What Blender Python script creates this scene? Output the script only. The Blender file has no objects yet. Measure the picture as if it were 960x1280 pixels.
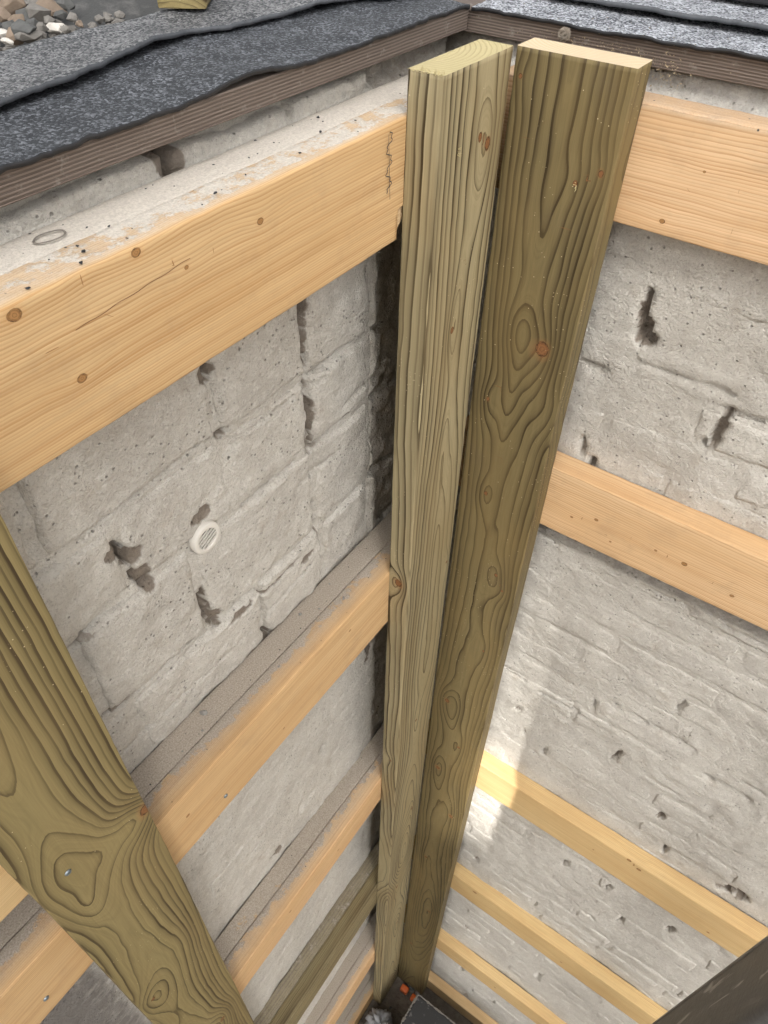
import bpy, bmesh, math, random
import numpy as np
from mathutils import Matrix, Vector
random.seed(7)
sc = bpy.context.scene
col = sc.collection
R = math.radians

# ------------------------------------------------------------------ camera
# the wall corner is the world origin line; measurements below are taken from the eye point and shifted by OFF
OFF = np.array([0.573, -0.987, 4.45])
cam_d = bpy.data.cameras.new('camera')
cam = bpy.data.objects.new('camera', cam_d)
col.objects.link(cam)
right = Vector((0.81888, 0.57364, 0.01944))
down = Vector((0.41959, -0.57517, -0.70222))
fwd = Vector((-0.39164, 0.58319, -0.71169))
M = Matrix((right, -down, -fwd)).transposed().to_4x4()
M.translation = Vector(OFF)
cam.matrix_world = M
cam_d.sensor_fit = 'VERTICAL'
cam_d.sensor_height = 36.0
cam_d.lens = 926.4 / 1280 * 36.0
cam_d.clip_start = 0.02
cam_d.clip_end = 500
sc.camera = cam

# ------------------------------------------------------------------ sky and sun
SUN_TO = Vector((0.40, -0.60, 0.70)).normalized()     # towards the sun: behind the viewer, beyond the added hoarding
elev = math.asin(SUN_TO.z)
world = bpy.data.worlds.new('World')
sc.world = world
world.use_nodes = True
wn = world.node_tree.nodes
wl = world.node_tree.links
sky = wn.new('ShaderNodeTexSky')
sky.sky_type = 'NISHITA'
sky.sun_disc = False
sky.sun_elevation = elev
sky.sun_rotation = math.atan2(SUN_TO.x, SUN_TO.y)
sky.air_density = 1.0
sky.dust_density = 8.0
sky.ozone_density = 0.3
hs = wn.new('ShaderNodeHueSaturation')          # milky, hazy sky
hs.inputs['Saturation'].default_value = 0.10
wl.new(sky.outputs[0], hs.inputs['Color'])
wl.new(hs.outputs[0], wn['Background'].inputs[0])
wn['Background'].inputs[1].default_value = 0.15
sun_d = bpy.data.lights.new('sun', 'SUN')
sun_d.energy = 5.0
sun_d.angle = R(1.5)
sun_d.color = (1.0, 0.97, 0.93)
sun = bpy.data.objects.new('sun', sun_d)
sun.rotation_euler = SUN_TO.to_track_quat('Z', 'Y').to_euler()
col.objects.link(sun)
sc.view_settings.view_transform = 'Standard'
sc.view_settings.look = 'None'
sc.view_settings.exposure = 1.26
sc.view_settings.gamma = 1.0
sc.view_settings.use_curve_mapping = False
sc.cycles.max_bounces = 6
sc.cycles.diffuse_bounces = 3
sc.cycles.use_denoising = True

# ------------------------------------------------------------------ noise
_rng = np.random.RandomState(11)
_P = _rng.permutation(512)
_P = np.concatenate([_P, _P, _P])
_V = _rng.rand(512) * 2 - 1

def vn(x, y, z):
    x, y, z = np.broadcast_arrays(np.asarray(x, float), np.asarray(y, float), np.asarray(z, float))
    xi, yi, zi = np.floor(x).astype(int), np.floor(y).astype(int), np.floor(z).astype(int)
    xf, yf, zf = x - xi, y - yi, z - zi
    q = lambda t: t * t * t * (t * (t * 6 - 15) + 10)
    a, b, c = q(xf), q(yf), q(zf)
    def h(i, j, k):
        return _V[_P[_P[_P[(xi + i) & 511] + ((yi + j) & 511)] + ((zi + k) & 511)] & 511]
    x00 = h(0, 0, 0) * (1 - a) + h(1, 0, 0) * a
    x10 = h(0, 1, 0) * (1 - a) + h(1, 1, 0) * a
    x01 = h(0, 0, 1) * (1 - a) + h(1, 0, 1) * a
    x11 = h(0, 1, 1) * (1 - a) + h(1, 1, 1) * a
    return (x00 * (1 - b) + x10 * b) * (1 - c) + (x01 * (1 - b) + x11 * b) * c

def fbm(x, y, z, octv=4):
    s = 0; a = 1.0; t = 0
    for i in range(octv):
        s = s + a * vn(x * 2 ** i + 17.3 * i, y * 2 ** i + 5.1 * i, z * 2 ** i)
        t += a; a *= 0.5
    return s / t

def sstep(a, b, x):
    t = np.clip((x - a) / (b - a), 0, 1)
    return t * t * (3 - 2 * t)

# ------------------------------------------------------------------ object helpers
def tag(o, label=None, cat=None, group=None, kind=None):
    if label: o['label'] = label
    if cat: o['category'] = cat
    if group: o['group'] = group
    if kind: o['kind'] = kind
    return o

def link(name, me, parent=None):
    o = bpy.data.objects.new(name, me)
    col.objects.link(o)
    if parent is not None:
        o.parent = parent
        o.matrix_parent_inverse = parent.matrix_basis.inverted()
    return o

def empty(name, loc):
    o = bpy.data.objects.new(name, None)
    o.empty_display_size = 0.05
    o.location = Vector(np.array(loc) + OFF)
    col.objects.link(o)
    return o

def mesh(name, verts, faces, mats, smooth=True, attrs=None, mat_idx=None, raw=False):
    me = bpy.data.meshes.new(name)
    v = np.asarray(verts, float)
    if not raw: v = v + OFF
    me.from_pydata(v.tolist(), [], faces)
    for m in (mats if isinstance(mats, (list, tuple)) else [mats]): me.materials.append(m)
    if smooth: me.polygons.foreach_set('use_smooth', [True] * len(me.polygons))
    if mat_idx is not None: me.polygons.foreach_set('material_index', mat_idx)
    for k, a in (attrs or {}).items():
        a = np.asarray(a, float)
        if a.ndim == 2:
            at = me.attributes.new(k, 'FLOAT_VECTOR', 'POINT'); at.data.foreach_set('vector', a.ravel())
        else:
            at = me.attributes.new(k, 'FLOAT', 'POINT'); at.data.foreach_set('value', a)
    me.update()
    return me

def bm_mesh(name, bm, mats, smooth=False):
    bmesh.ops.recalc_face_normals(bm, faces=bm.faces)
    me = bpy.data.meshes.new(name)
    bm.to_mesh(me); bm.free()
    for m in (mats if isinstance(mats, (list, tuple)) else [mats]): me.materials.append(m)
    if smooth: me.polygons.foreach_set('use_smooth', [True] * len(me.polygons))
    return me

def bm_box(bm, lo, hi, bevel=0.0, seg=2):
    lo = np.array(lo) + OFF; hi = np.array(hi) + OFF
    c = (lo + hi) / 2; s = hi - lo
    r = bmesh.ops.create_cube(bm, size=1.0, matrix=Matrix.Translation(Vector(c)) @ Matrix.Diagonal((*s, 1)))
    if bevel > 0:
        es = list({e for v in r['verts'] for e in v.link_edges})
        bmesh.ops.bevel(bm, geom=es, offset=bevel, segments=seg, affect='EDGES', profile=0.6)

# ------------------------------------------------------------------ materials
class NT:
    def __init__(s, name):
        s.m = bpy.data.materials.new(name); s.m.use_nodes = True
        s.t = s.m.node_tree; s.b = s.t.nodes['Principled BSDF']
    def n(s, typ, **kw):
        nd = s.t.nodes.new('ShaderNode' + typ)
        for k, v in kw.items():
            if k.startswith('i_'):
                key = k[2:]; key = int(key) if key.isdigit() else key
                s.put(nd.inputs[key], v)
            else: setattr(nd, k, v)
        return nd
    def put(s, inp, v):
        if isinstance(v, bpy.types.NodeSocket): s.t.links.new(v, inp)
        elif isinstance(v, (tuple, list)) and len(v) == 3 and inp.type == 'RGBA': inp.default_value = (*v, 1)
        else: inp.default_value = v
    def math(s, op, a, b=0.0, c=0.0, clamp=False):
        nd = s.n('Math', operation=op, use_clamp=clamp, i_0=a, i_1=b, i_2=c); return nd.outputs[0]
    def vscale(s, v, sc3):
        nd = s.n('VectorMath', operation='MULTIPLY', i_0=v); nd.inputs[1].default_value = sc3; return nd.outputs[0]
    def noise(s, vec, scale, detail=3, rough=0.55, dist=0.0):
        return s.n('TexNoise', i_Vector=vec, i_Scale=scale, i_Detail=detail, i_Roughness=rough, i_Distortion=dist).outputs[0]
    def ramp(s, fac, stops, interp='LINEAR'):
        nd = s.n('ValToRGB', i_Fac=fac); cr = nd.color_ramp; cr.interpolation = interp
        while len(cr.elements) < len(stops): cr.elements.new(0.5)
        for e, (p, c) in zip(cr.elements, stops):
            e.position = p; e.color = (*c, 1) if isinstance(c, (tuple, list)) else (c, c, c, 1)
        return nd.outputs[0]
    def mix(s, fac, a, b, mode='MIX'):
        nd = s.n('Mix', data_type='RGBA', blend_type=mode)
        s.put(nd.inputs[0], fac); s.put(nd.inputs[6], a); s.put(nd.inputs[7], b); return nd.outputs[2]
    def attr(s, name): return s.n('Attribute', attribute_name=name)
    def bump(s, h, strength, dist, prev=None):
        nd = s.n('Bump', i_Height=h, i_Strength=strength, i_Distance=dist)
        if prev is not None: s.put(nd.inputs['Normal'], prev)
        return nd.outputs[0]

def wood_mat(name, early, mid, late, line=0.8, jitter=0.10, fibre=0.16, blot=(0.5, 0.4, 0.3), blot_amt=0.25,
             knot=(0.16, 0.07, 0.03), halo=(0.45, 0.22, 0.08), specks=0.0, dust=False, dustcol=(0.41, 0.365, 0.31), dlo=0.55,
             rough=0.72, grime=0.0, sub_amt=0.26, streak=0.30, lw=0.0013):
    s = NT(name)
    g = s.attr('gco').outputs['Vector']
    r = s.attr('ring').outputs['Fac']
    n1 = s.noise(s.vscale(g, (1, 1, 0.05)), 70, 3)
    n2 = s.noise(s.vscale(g, (1, 1, 0.35)), 22, 2)
    rr = s.math('ADD', r, s.math('MULTIPLY', s.math('SUBTRACT', n1, 0.5), jitter * 2))
    rr = s.math('ADD', rr, s.math('MULTIPLY', s.math('SUBTRACT', n2, 0.5), jitter * 3))
    t = s.math('FRACT', rr)
    fl = s.math('FLOOR', rr)
    wv = s.n('TexWhiteNoise', noise_dimensions='1D'); s.put(wv.inputs['W'], fl)
    stren = s.math('MULTIPLY_ADD', wv.outputs['Value'], 0.45, 0.6)
    rgr = s.attr('rgrad').outputs['Fac']
    dist = s.math('DIVIDE', s.math('SUBTRACT', 1.0, t), rgr)          # metres to the sharp side of the latewood line
    dist = s.math('MULTIPLY', dist, s.math('MULTIPLY_ADD', wv.outputs['Value'], -0.5, 1.25))
    prof = s.ramp(s.math('DIVIDE', dist, lw * 6.0, clamp=True), [(0.0, 1.0), (0.17, 1.0), (0.30, 0.50), (0.60, 0.20), (1.0, 0.0)])
    prof = s.math('MULTIPLY', prof, s.math('MULTIPLY', stren, line))
    # uneven strength of the lines along the grain
    ns = s.noise(s.vscale(g, (1, 1, 0.15)), 35, 2)
    prof = s.math('MULTIPLY', prof, s.math('MULTIPLY_ADD', ns, 0.9, 0.5), clamp=True)
    base = s.mix(s.noise(s.vscale(g, (1, 1, 0.08)), 26, 3), early, mid)
    # faint sub-rings that follow the same flow
    n1d = s.n('TexNoise', noise_dimensions='1D', i_Scale=1.0, i_Detail=3.0, i_Roughness=0.7)
    s.put(n1d.inputs['W'], s.math('MULTIPLY', rr, 5.5))
    sub = s.ramp(n1d.outputs[0], [(0.38, 0.0), (0.70, 1.0)])
    base = s.mix(s.math('MULTIPLY', sub, sub_amt), base, tuple(0.45 * a + 0.55 * b for a, b in zip(mid, late)))
    stk = s.ramp(s.noise(s.vscale(g, (1, 1, 0.014)), 150, 4, 0.7), [(0.50, 0.0), (0.72, 1.0)])
    base = s.mix(s.math('MULTIPLY', stk, streak), base, tuple(0.6 * a + 0.4 * b for a, b in zip(mid, late)))
    c = s.mix(prof, base, late)
    bl = s.ramp(s.noise(s.vscale(g, (1, 1, 0.3)), 11, 3), [(0.42, 0.0), (0.72, 1.0)])
    c = s.mix(s.math('MULTIPLY', bl, blot_amt), c, blot)
    dr = s.ramp(s.noise(s.vscale(g, (1, 1, 0.35)), 4.5, 3, 0.6), [(0.38, 0.0), (0.68, 1.0)])
    c = s.mix(s.math('MULTIPLY', dr, 0.32), c, tuple(0.5 * a + 0.5 * b for a, b in zip(mid, blot)))
    fb = s.noise(s.vscale(g, (1, 1, 0.018)), 700, 2, 0.7)
    fb2 = s.noise(s.vscale(g, (1, 1, 0.03)), 240, 2, 0.6)
    f = s.math('ADD', s.math('MULTIPLY', s.math('SUBTRACT', fb, 0.5), fibre * 2), s.math('MULTIPLY_ADD', s.math('SUBTRACT', fb2, 0.5), fibre * 2, 1.0))
    f = s.math('MULTIPLY', f, s.math('MULTIPLY_ADD', s.n('ObjectInfo').outputs['Random'], 0.16, 0.90))
    cf = s.n('CombineColor', i_0=f, i_1=f, i_2=s.math('MULTIPLY', f, s.math('MULTIPLY_ADD', s.n('ObjectInfo').outputs['Random'], 0.16, 0.90))).outputs[0]
    c = s.mix(1.0, c, cf, 'MULTIPLY')
    # knots
    kv = s.n('SeparateXYZ', i_0=s.attr('kvec').outputs['Vector'])
    kx, ky, kl = kv.outputs
    kn = s.noise(g, 230, 3)
    kd = s.math('SQRT', s.math('ADD', s.math('MULTIPLY', kx, kx), s.math('MULTIPLY', ky, ky)))
    kd = s.math('ADD', kd, s.math('MULTIPLY', s.math('SUBTRACT', kn, 0.5), 0.75))
    hal = s.math('MULTIPLY', s.ramp(s.math('MULTIPLY', s.math('ADD', kd, s.math('MULTIPLY', s.math('SUBTRACT', n2, 0.5), 3.0)), 0.4), [(0.25, 1.0), (0.45, 0.45), (0.8, 0.0)]), kl)
    c = s.mix(s.math('MULTIPLY', hal, 0.8), c, halo)
    kr = s.math('FRACT', s.math('MULTIPLY', kd, 2.6))
    kc = s.mix(s.ramp(kr, [(0.0, 0.0), (0.6, 0.25), (0.9, 0.8), (1.0, 0.0)]), tuple(0.6 * a + 0.4 * b for a, b in zip(halo, knot)), knot)
    c = s.mix(s.ramp(kd, [(0.85, 1.0), (1.0, 0.0)]), c, kc)
    rimk = s.math('MULTIPLY', s.ramp(kd, [(0.72, 0.0), (0.86, 1.0), (1.0, 1.0), (1.0, 0.0)]), s.ramp(kn, [(0.40, 0.25), (0.6, 1.0)]))
    c = s.mix(rimk, c, tuple(x * 0.35 for x in knot))
    if grime > 0:
        gm = s.ramp(s.noise(g, 14, 5, 0.7), [(0.52, 0.0), (0.78, 1.0)])
        c = s.mix(s.math('MULTIPLY', gm, grime), c, (0.13, 0.10, 0.075))
    if specks > 0:
        vo = s.n('TexVoronoi', feature='F1', i_Vector=g, i_Scale=210.0)
        vo.inputs['Randomness'].default_value = 1.0
        d = s.ramp(vo.outputs['Distance'], [(0.08, 0.9), (0.16, 0.0)])
        sepc = s.n('SeparateColor', i_0=vo.outputs['Color']).outputs[0]
        cl = s.noise(g, 9, 3, 0.6)
        on = s.math('GREATER_THAN', s.math('ADD', sepc, s.math('MULTIPLY', s.math('SUBTRACT', cl, 0.5), 1.4)), 1.0 - specks)
        c = s.mix(s.math('MULTIPLY', d, on), c, (0.66, 0.54, 0.34))
    h = s.math('ADD', s.math('MULTIPLY', prof, 0.6), s.math('MULTIPLY', fb2, 0.5))
    h = s.math('ADD', h, s.math('MULTIPLY', fb, 0.5))
    nb = s.bump(h, 0.28, 0.0010)
    rg = s.math('ADD', s.math('MULTIPLY', prof, -0.08), rough)
    if dust:
        du = s.attr('dust').outputs['Fac']
        dn = s.noise(g, 34, 6, 0.75)
        dn2 = s.noise(g, 420, 3, 0.7)
        dm = s.math('ADD', du, s.math('MULTIPLY', s.math('SUBTRACT', dn, 0.5), 0.9))
        dm = s.ramp(dm, [(0.46, 0.0), (0.56, 0.92)])
        thin = s.math('MULTIPLY', s.ramp(du, [(0.02, 0.0), (0.4, 0.75)]), dn)
        dm = s.math('MAXIMUM', dm, thin)
        dcol = s.mix(s.ramp(dn2, [(0.3, 0.0), (0.7, 1.0)]), tuple(x * dlo for x in dustcol), tuple(min(1, x * 1.22) for x in dustcol))
        c = s.mix(dm, c, dcol)
        vo = s.n('TexVoronoi', feature='F1', i_Vector=g, i_Scale=120.0)
        dk = s.math('MULTIPLY', s.ramp(vo.outputs['Distance'], [(0.10, 1.0), (0.2, 0.0)]),
                    s.math('GREATER_THAN', s.n('SeparateColor', i_0=vo.outputs['Color']).outputs[1], 0.93))
        dk = s.math('MULTIPLY', dk, s.ramp(du, [(0.05, 0.0), (0.25, 1.0)]))
        c = s.mix(dk, c, (0.06, 0.055, 0.05))
        nb = s.bump(s.math('MULTIPLY', dm, s.math('ADD', dn2, dn)), 0.5, 0.004, nb)
        rg = s.math('ADD', rg, s.math('MULTIPLY', dm, 0.2), clamp=True)
    s.put(s.b.inputs['Base Color'], c)
    s.put(s.b.inputs['Roughness'], rg)
    s.put(s.b.inputs['Normal'], nb)
    s.b.inputs['Specular IOR Level'].default_value = 0.25
    return s.m

def end_mat(name, light, dark, pu, pv, ringw, rough=0.85):
    s = NT(name)
    g = s.attr('gco').outputs['Vector']
    sp = s.n('SeparateXYZ', i_0=g)
    du = s.math('SUBTRACT', sp.outputs[0], pu); dv = s.math('SUBTRACT', sp.outputs[1], pv)
    r = s.math('SQRT', s.math('ADD', s.math('MULTIPLY', du, du), s.math('MULTIPLY', dv, dv)))
    r = s.math('ADD', s.math('DIVIDE', r, ringw), s.math('MULTIPLY', s.noise(g, 30, 3), 0.5))
    p = s.ramp(s.math('FRACT', r), [(0.0, 0.0), (0.55, 0.15), (0.85, 1.0), (1.0, 0.0)])
    nz = s.noise(g, 500, 4, 0.7)
    c = s.mix(s.math('MULTIPLY', p, 0.5), light, dark)
    c = s.mix(s.math('MULTIPLY', nz, 0.4), c, tuple(x * 0.75 for x in light))
    s.put(s.b.inputs['Base Color'], c)
    s.b.inputs['Roughness'].default_value = rough
    s.put(s.b.inputs['Normal'], s.bump(s.math('ADD', nz, p), 0.5, 0.002))
    return s.m

def plain(name, c, rough=0.7, var=0.25, scale=60, bump=0.3, bdist=0.002, metal=0.0, c2=None, thr=(0.35, 0.7)):
    s = NT(name)
    tc = s.n('TexCoord').outputs['Object']
    n = s.noise(tc, scale, 5, 0.65)
    n2 = s.noise(tc, scale * 7, 3, 0.6)
    cc = s.mix(s.ramp(n, [(thr[0], 0.0), (thr[1], 1.0)]), c, c2 if c2 else tuple(x * (1 - var) for x in c))
    cc = s.mix(s.math('MULTIPLY', n2, var), cc, tuple(x * 0.6 for x in c))
    s.put(s.b.inputs['Base Color'], cc)
    s.put(s.b.inputs['Roughness'], s.math('MULTIPLY_ADD', n, 0.2, rough - 0.1))
    s.b.inputs['Metallic'].default_value = metal
    s.put(s.b.inputs['Normal'], s.bump(s.math('ADD', n, s.math('MULTIPLY', n2, 0.4)), bump, bdist))
    return s.m

def wall_mat():
    s = NT('lime_washed_masonry')
    tc = s.n('TexCoord').outputs['Object']
    ex = s.attr('exposed').outputs['Fac']
    a = s.noise(tc, 7, 5, 0.6)
    b = s.noise(tc, 45, 5, 0.7)
    f = s.noise(tc, 330, 4, 0.7)
    tr = s.noise(s.vscale(tc, (1.0, 1.0, 1.5)), 60, 4, 0.65, 0.8)
    c = s.mix(s.ramp(a, [(0.34, 0.0), (0.66, 1.0)]), (0.63, 0.595, 0.53), (0.53, 0.495, 0.44))
    c = s.mix(s.ramp(b, [(0.48, 0.0), (0.74, 0.8)]), c, (0.70, 0.67, 0.605))
    c = s.mix(s.ramp(s.noise(tc, 21, 6, 0.75), [(0.56, 0.0), (0.68, 0.55)]), c, (0.43, 0.37, 0.30))
    c = s.mix(s.ramp(s.noise(tc, 3.3, 5, 0.7), [(0.50, 0.0), (0.66, 0.5)]), c, (0.45, 0.415, 0.36))
    c = s.mix(s.ramp(f, [(0.52, 0.0), (0.70, 0.55)]), c, (0.27, 0.242, 0.205))
    f2 = s.noise(tc, 150, 3, 0.7)
    c = s.mix(s.ramp(f2, [(0.30, 0.55), (0.46, 0.0)]), c, (0.74, 0.71, 0.645))
    # pits
    vo = s.n('TexVoronoi', feature='F1', i_Vector=tc, i_Scale=130.0)
    pit = s.math('MULTIPLY', s.ramp(vo.outputs['Distance'], [(0.12, 1.0), (0.26, 0.0)]),
                 s.math('GREATER_THAN', s.math('ADD', s.n('SeparateColor', i_0=vo.outputs['Color']).outputs[0], s.math('MULTIPLY', b, 0.5)), 1.08))
    c = s.mix(s.math('MULTIPLY', pit, 0.6), c, (0.20, 0.185, 0.165))
    exn = s.math('ADD', ex, s.math('MULTIPLY', s.math('SUBTRACT', b, 0.5), 0.5))
    exm = s.ramp(exn, [(0.35, 0.0), (0.7, 1.0)])
    sand = s.mix(f, (0.17, 0.140, 0.112), (0.31, 0.262, 0.212))
    c = s.mix(exm, c, sand)
    so = s.attr('shade_and_dark').outputs['Fac']  # wall darkening mask; the strips under the plywood carry painted shade
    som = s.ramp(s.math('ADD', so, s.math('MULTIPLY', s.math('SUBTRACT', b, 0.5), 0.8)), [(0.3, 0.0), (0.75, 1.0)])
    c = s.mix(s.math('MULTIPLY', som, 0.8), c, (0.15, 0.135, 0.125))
    s.put(s.b.inputs['Base Color'], c)
    s.b.inputs['Roughness'].default_value = 0.93
    s.b.inputs['Specular IOR Level'].default_value = 0.15
    n1 = s.bump(s.math('ADD', s.math('MULTIPLY', b, 1.0), s.math('MULTIPLY', tr, 0.8)), 0.5, 0.006)
    n2 = s.bump(s.math('ADD', s.math('ADD', f, f2), s.math('MULTIPLY', pit, -1.2)), 0.9, 0.0036, n1)
    s.put(s.b.inputs['Normal'], n2)
    return s.m

def felt_mat(name, dark, light, thr):
    s = NT(name)
    tc = s.n('TexCoord').outputs['Object']
    v1 = s.n('TexVoronoi', feature='F1', i_Vector=tc, i_Scale=420.0)
    rnd = s.n('SeparateColor', i_0=v1.outputs['Color']).outputs[0]
    lo = s.noise(tc, 35, 4, 0.7)
    fi = s.noise(s.vscale(tc, (1, 2.4, 1)), 260, 3, 0.7, 1.5)
    k = s.math('ADD', s.math('MULTIPLY', rnd, 0.5), s.math('ADD', s.math('MULTIPLY', lo, 0.35), s.math('MULTIPLY', fi, 0.55)))
    wear = s.noise(tc, 13, 5, 0.7)
    k = s.math('ADD', k, s.math('MULTIPLY', s.math('SUBTRACT', wear, 0.5), 0.45))
    c = s.ramp(k, [(thr - 0.16, dark), (thr, tuple(0.55 * a + 0.45 * b for a, b in zip(dark, light))), (thr + 0.2, light)])
    s.put(s.b.inputs['Base Color'], c)
    s.b.inputs['Roughness'].default_value = 0.62
    s.put(s.b.inputs['Normal'], s.bump(s.math('ADD', s.math('MULTIPLY', v1.outputs['Distance'], -1.0), fi), 0.8, 0.003))
    return s.m

def ply_mat():
    s = NT('weathered_plywood_edge')
    tc = s.n('TexCoord').outputs['Object']
    sp = s.n('SeparateXYZ', i_0=tc)
    w = s.math('ADD', s.math('MULTIPLY', sp.outputs[2], 300.0), s.math('MULTIPLY', s.noise(tc, 9, 2), 0.8))
    t = s.math('FRACT', w)
    st = s.n('VectorMath', operation='MULTIPLY', i_0=tc); st.inputs[1].default_value = (25, 25, 600)
    fi = s.noise(st.outputs[0], 1.0, 3, 0.6)
    p = s.ramp(t, [(0.0, 0.0), (0.45, 0.2), (0.55, 0.9), (0.95, 1.0), (1.0, 0.0)])
    c = s.mix(p, (0.055, 0.038, 0.029), (0.19, 0.147, 0.120))
    c = s.mix(s.math('MULTIPLY', fi, 0.55), c, (0.22, 0.18, 0.15))
    c = s.mix(s.ramp(s.noise(tc, 60, 4, 0.7), [(0.58, 0.0), (0.70, 0.55)]), c, (0.30, 0.27, 0.24))
    s.put(s.b.inputs['Base Color'], c)
    s.b.inputs['Roughness'].default_value = 0.85
    s.put(s.b.inputs['Normal'], s.bump(s.math('ADD', p, fi), 0.7, 0.002))
    return s.m

MW = wall_mat()
TREATED = dict(early=(0.40, 0.345, 0.185), mid=(0.315, 0.265, 0.135), late=(0.034, 0.022, 0.010), line=1.0, jitter=0.07,
               blot=(0.25, 0.17, 0.07), blot_amt=0.35, knot=(0.11, 0.05, 0.022), halo=(0.33, 0.15, 0.055), fibre=0.13, rough=0.66)
M_post_r = wood_mat('treated_pine_dark', **{**TREATED, 'lw': 0.0020, 'early': (0.225, 0.180, 0.092), 'mid': (0.165, 0.126, 0.060), 'specks': 0.08, 'grime': 0.15})
M_post_l = wood_mat('treated_pine_pale', **{**TREATED, 'lw': 0.0019, 'early': (0.39, 0.335, 0.200), 'mid': (0.31, 0.255, 0.135), 'specks': 0.015})
M_plank = wood_mat('treated_pine_olive', **{**TREATED, 'lw': 0.0016, 'early': (0.275, 0.222, 0.098), 'mid': (0.225, 0.176, 0.070), 'specks': 0.03, 'blot_amt': 0.2})
FIR = dict(early=(0.74, 0.545, 0.33), mid=(0.67, 0.465, 0.255), late=(0.42, 0.225, 0.09), line=0.85, jitter=0.16, fibre=0.14,
           blot=(0.52, 0.315, 0.145), blot_amt=0.6, knot=(0.17, 0.08, 0.03), halo=(0.50, 0.27, 0.10), rough=0.72, sub_amt=0.30, grime=0.20, streak=0.5, lw=0.0010)
M_fir = wood_mat('fir_batten', **FIR)
M_fir_d = wood_mat('fir_batten_dusty', **{**FIR, 'dust': True})
M_fir_white = wood_mat('fir_batten_pale_dust', **{**FIR, 'dust': True, 'dustcol': (0.56, 0.52, 0.46), 'dlo': 0.82})
M_spruce = wood_mat('spruce_batten', **{**FIR, 'early': (0.74, 0.57, 0.33), 'mid': (0.69, 0.50, 0.27), 'late': (0.50, 0.31, 0.14), 'line': 0.7, 'grime': 0.10})
M_treat_b = wood_mat('treated_batten', **{**TREATED, 'dust': True})
M_end_fir = end_mat('fir_end_grain', (0.70, 0.50, 0.28), (0.45, 0.26, 0.10), -0.03, 0.2, 0.003)
M_end_r = end_mat('fresh_cut_end_grain', (0.66, 0.52, 0.34), (0.48, 0.33, 0.17), 0.075, 0.10, 0.006)
M_end_l = end_mat('fresh_cut_yellow_end_grain', (0.50, 0.42, 0.22), (0.33, 0.26, 0.11), 0.07, 0.11, 0.006)
M_felt = felt_mat('mineral_roofing_felt', (0.018, 0.021, 0.026), (0.21, 0.222, 0.245), 0.84)
M_felt_up = felt_mat('worn_roofing_felt', (0.035, 0.038, 0.043), (0.30, 0.30, 0.30), 0.76)
M_felt_sheen = felt_mat('sheen_roofing_felt', (0.05, 0.055, 0.065), (0.62, 0.64, 0.68), 0.72)  # paler felt copy, the glancing sky sheen painted into its colour
M_felt_edge = plain('torn_felt_edge', (0.10, 0.105, 0.115), 0.8, 0.3, 120)
M_bitumen = plain('black_bitumen', (0.018, 0.018, 0.02), 0.55, 0.3, 60)
M_ply = ply_mat()
M_soil = plain('dark_soil', (0.20, 0.165, 0.125), 0.95, 0.5, 30, 0.9, 0.02, c2=(0.11, 0.09, 0.07))
M_dirt = plain('roof_dirt', (0.10, 0.085, 0.07), 0.95, 0.5, 60, 0.8, 0.006, c2=(0.05, 0.042, 0.036))
M_membrane = plain('grey_roof_membrane', (0.050, 0.050, 0.048), 0.7, 0.4, 40, 0.6, 0.003, c2=(0.12, 0.115, 0.11), thr=(0.5, 0.7))
M_vent = plain('off_white_plastic', (0.68, 0.645, 0.58), 0.55, 0.08, 30, 0.05, 0.001)
M_hole = plain('vent_inside', (0.02, 0.018, 0.017), 0.9, 0.3, 60)
M_steel = None
M_screw = plain('zinc_screw', (0.30, 0.34, 0.36), 0.4, 0.3, 300, 0.2, 0.0005, metal=0.8)
M_pencil = plain('pencil_graphite', (0.05, 0.045, 0.045), 0.6, 0.2, 100)
M_orange = plain('orange_plastic', (0.75, 0.15, 0.03), 0.5, 0.15, 60)
M_bag = plain('grey_white_plastic', (0.45, 0.45, 0.46), 0.4, 0.3, 20)
M_sawdust = plain('sawdust', (0.46, 0.36, 0.23), 0.95, 0.3, 200)
M_web = plain('dusty_fluff', (0.42, 0.36, 0.29), 0.95, 0.4, 200)
M_mortarbit = plain('mortar_crumb', (0.34, 0.32, 0.29), 0.95, 0.4, 200, 0.6)

def steel_mat():
    s = NT('scuffed_dark_steel')
    tc = s.n('TexCoord').outputs['Object']
    a = s.noise(s.vscale(tc, (1, 1, 0.22)), 24, 5, 0.7, 0.8)
    b = s.noise(tc, 130, 4, 0.7)
    c = s.mix(b, (0.055, 0.054, 0.052), (0.11, 0.106, 0.10))
    c = s.mix(s.ramp(a, [(0.55, 0.0), (0.72, 0.75)]), c, (0.21, 0.20, 0.185))
    sc1 = s.ramp(s.noise(s.vscale(tc, (1, 1, 0.16)), 48, 3, 0.6, 0.6), [(0.60, 0.0), (0.66, 0.85)])
    c = s.mix(sc1, c, (0.36, 0.35, 0.33))
    s.put(s.b.inputs['Base Color'], c)
    s.put(s.b.inputs['Roughness'], s.math('MULTIPLY_ADD', a, 0.3, 0.35))
    s.put(s.b.inputs['Normal'], s.bump(s.math('ADD', a, b), 0.3, 0.003))
    return s.m
M_steel = steel_mat()

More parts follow.
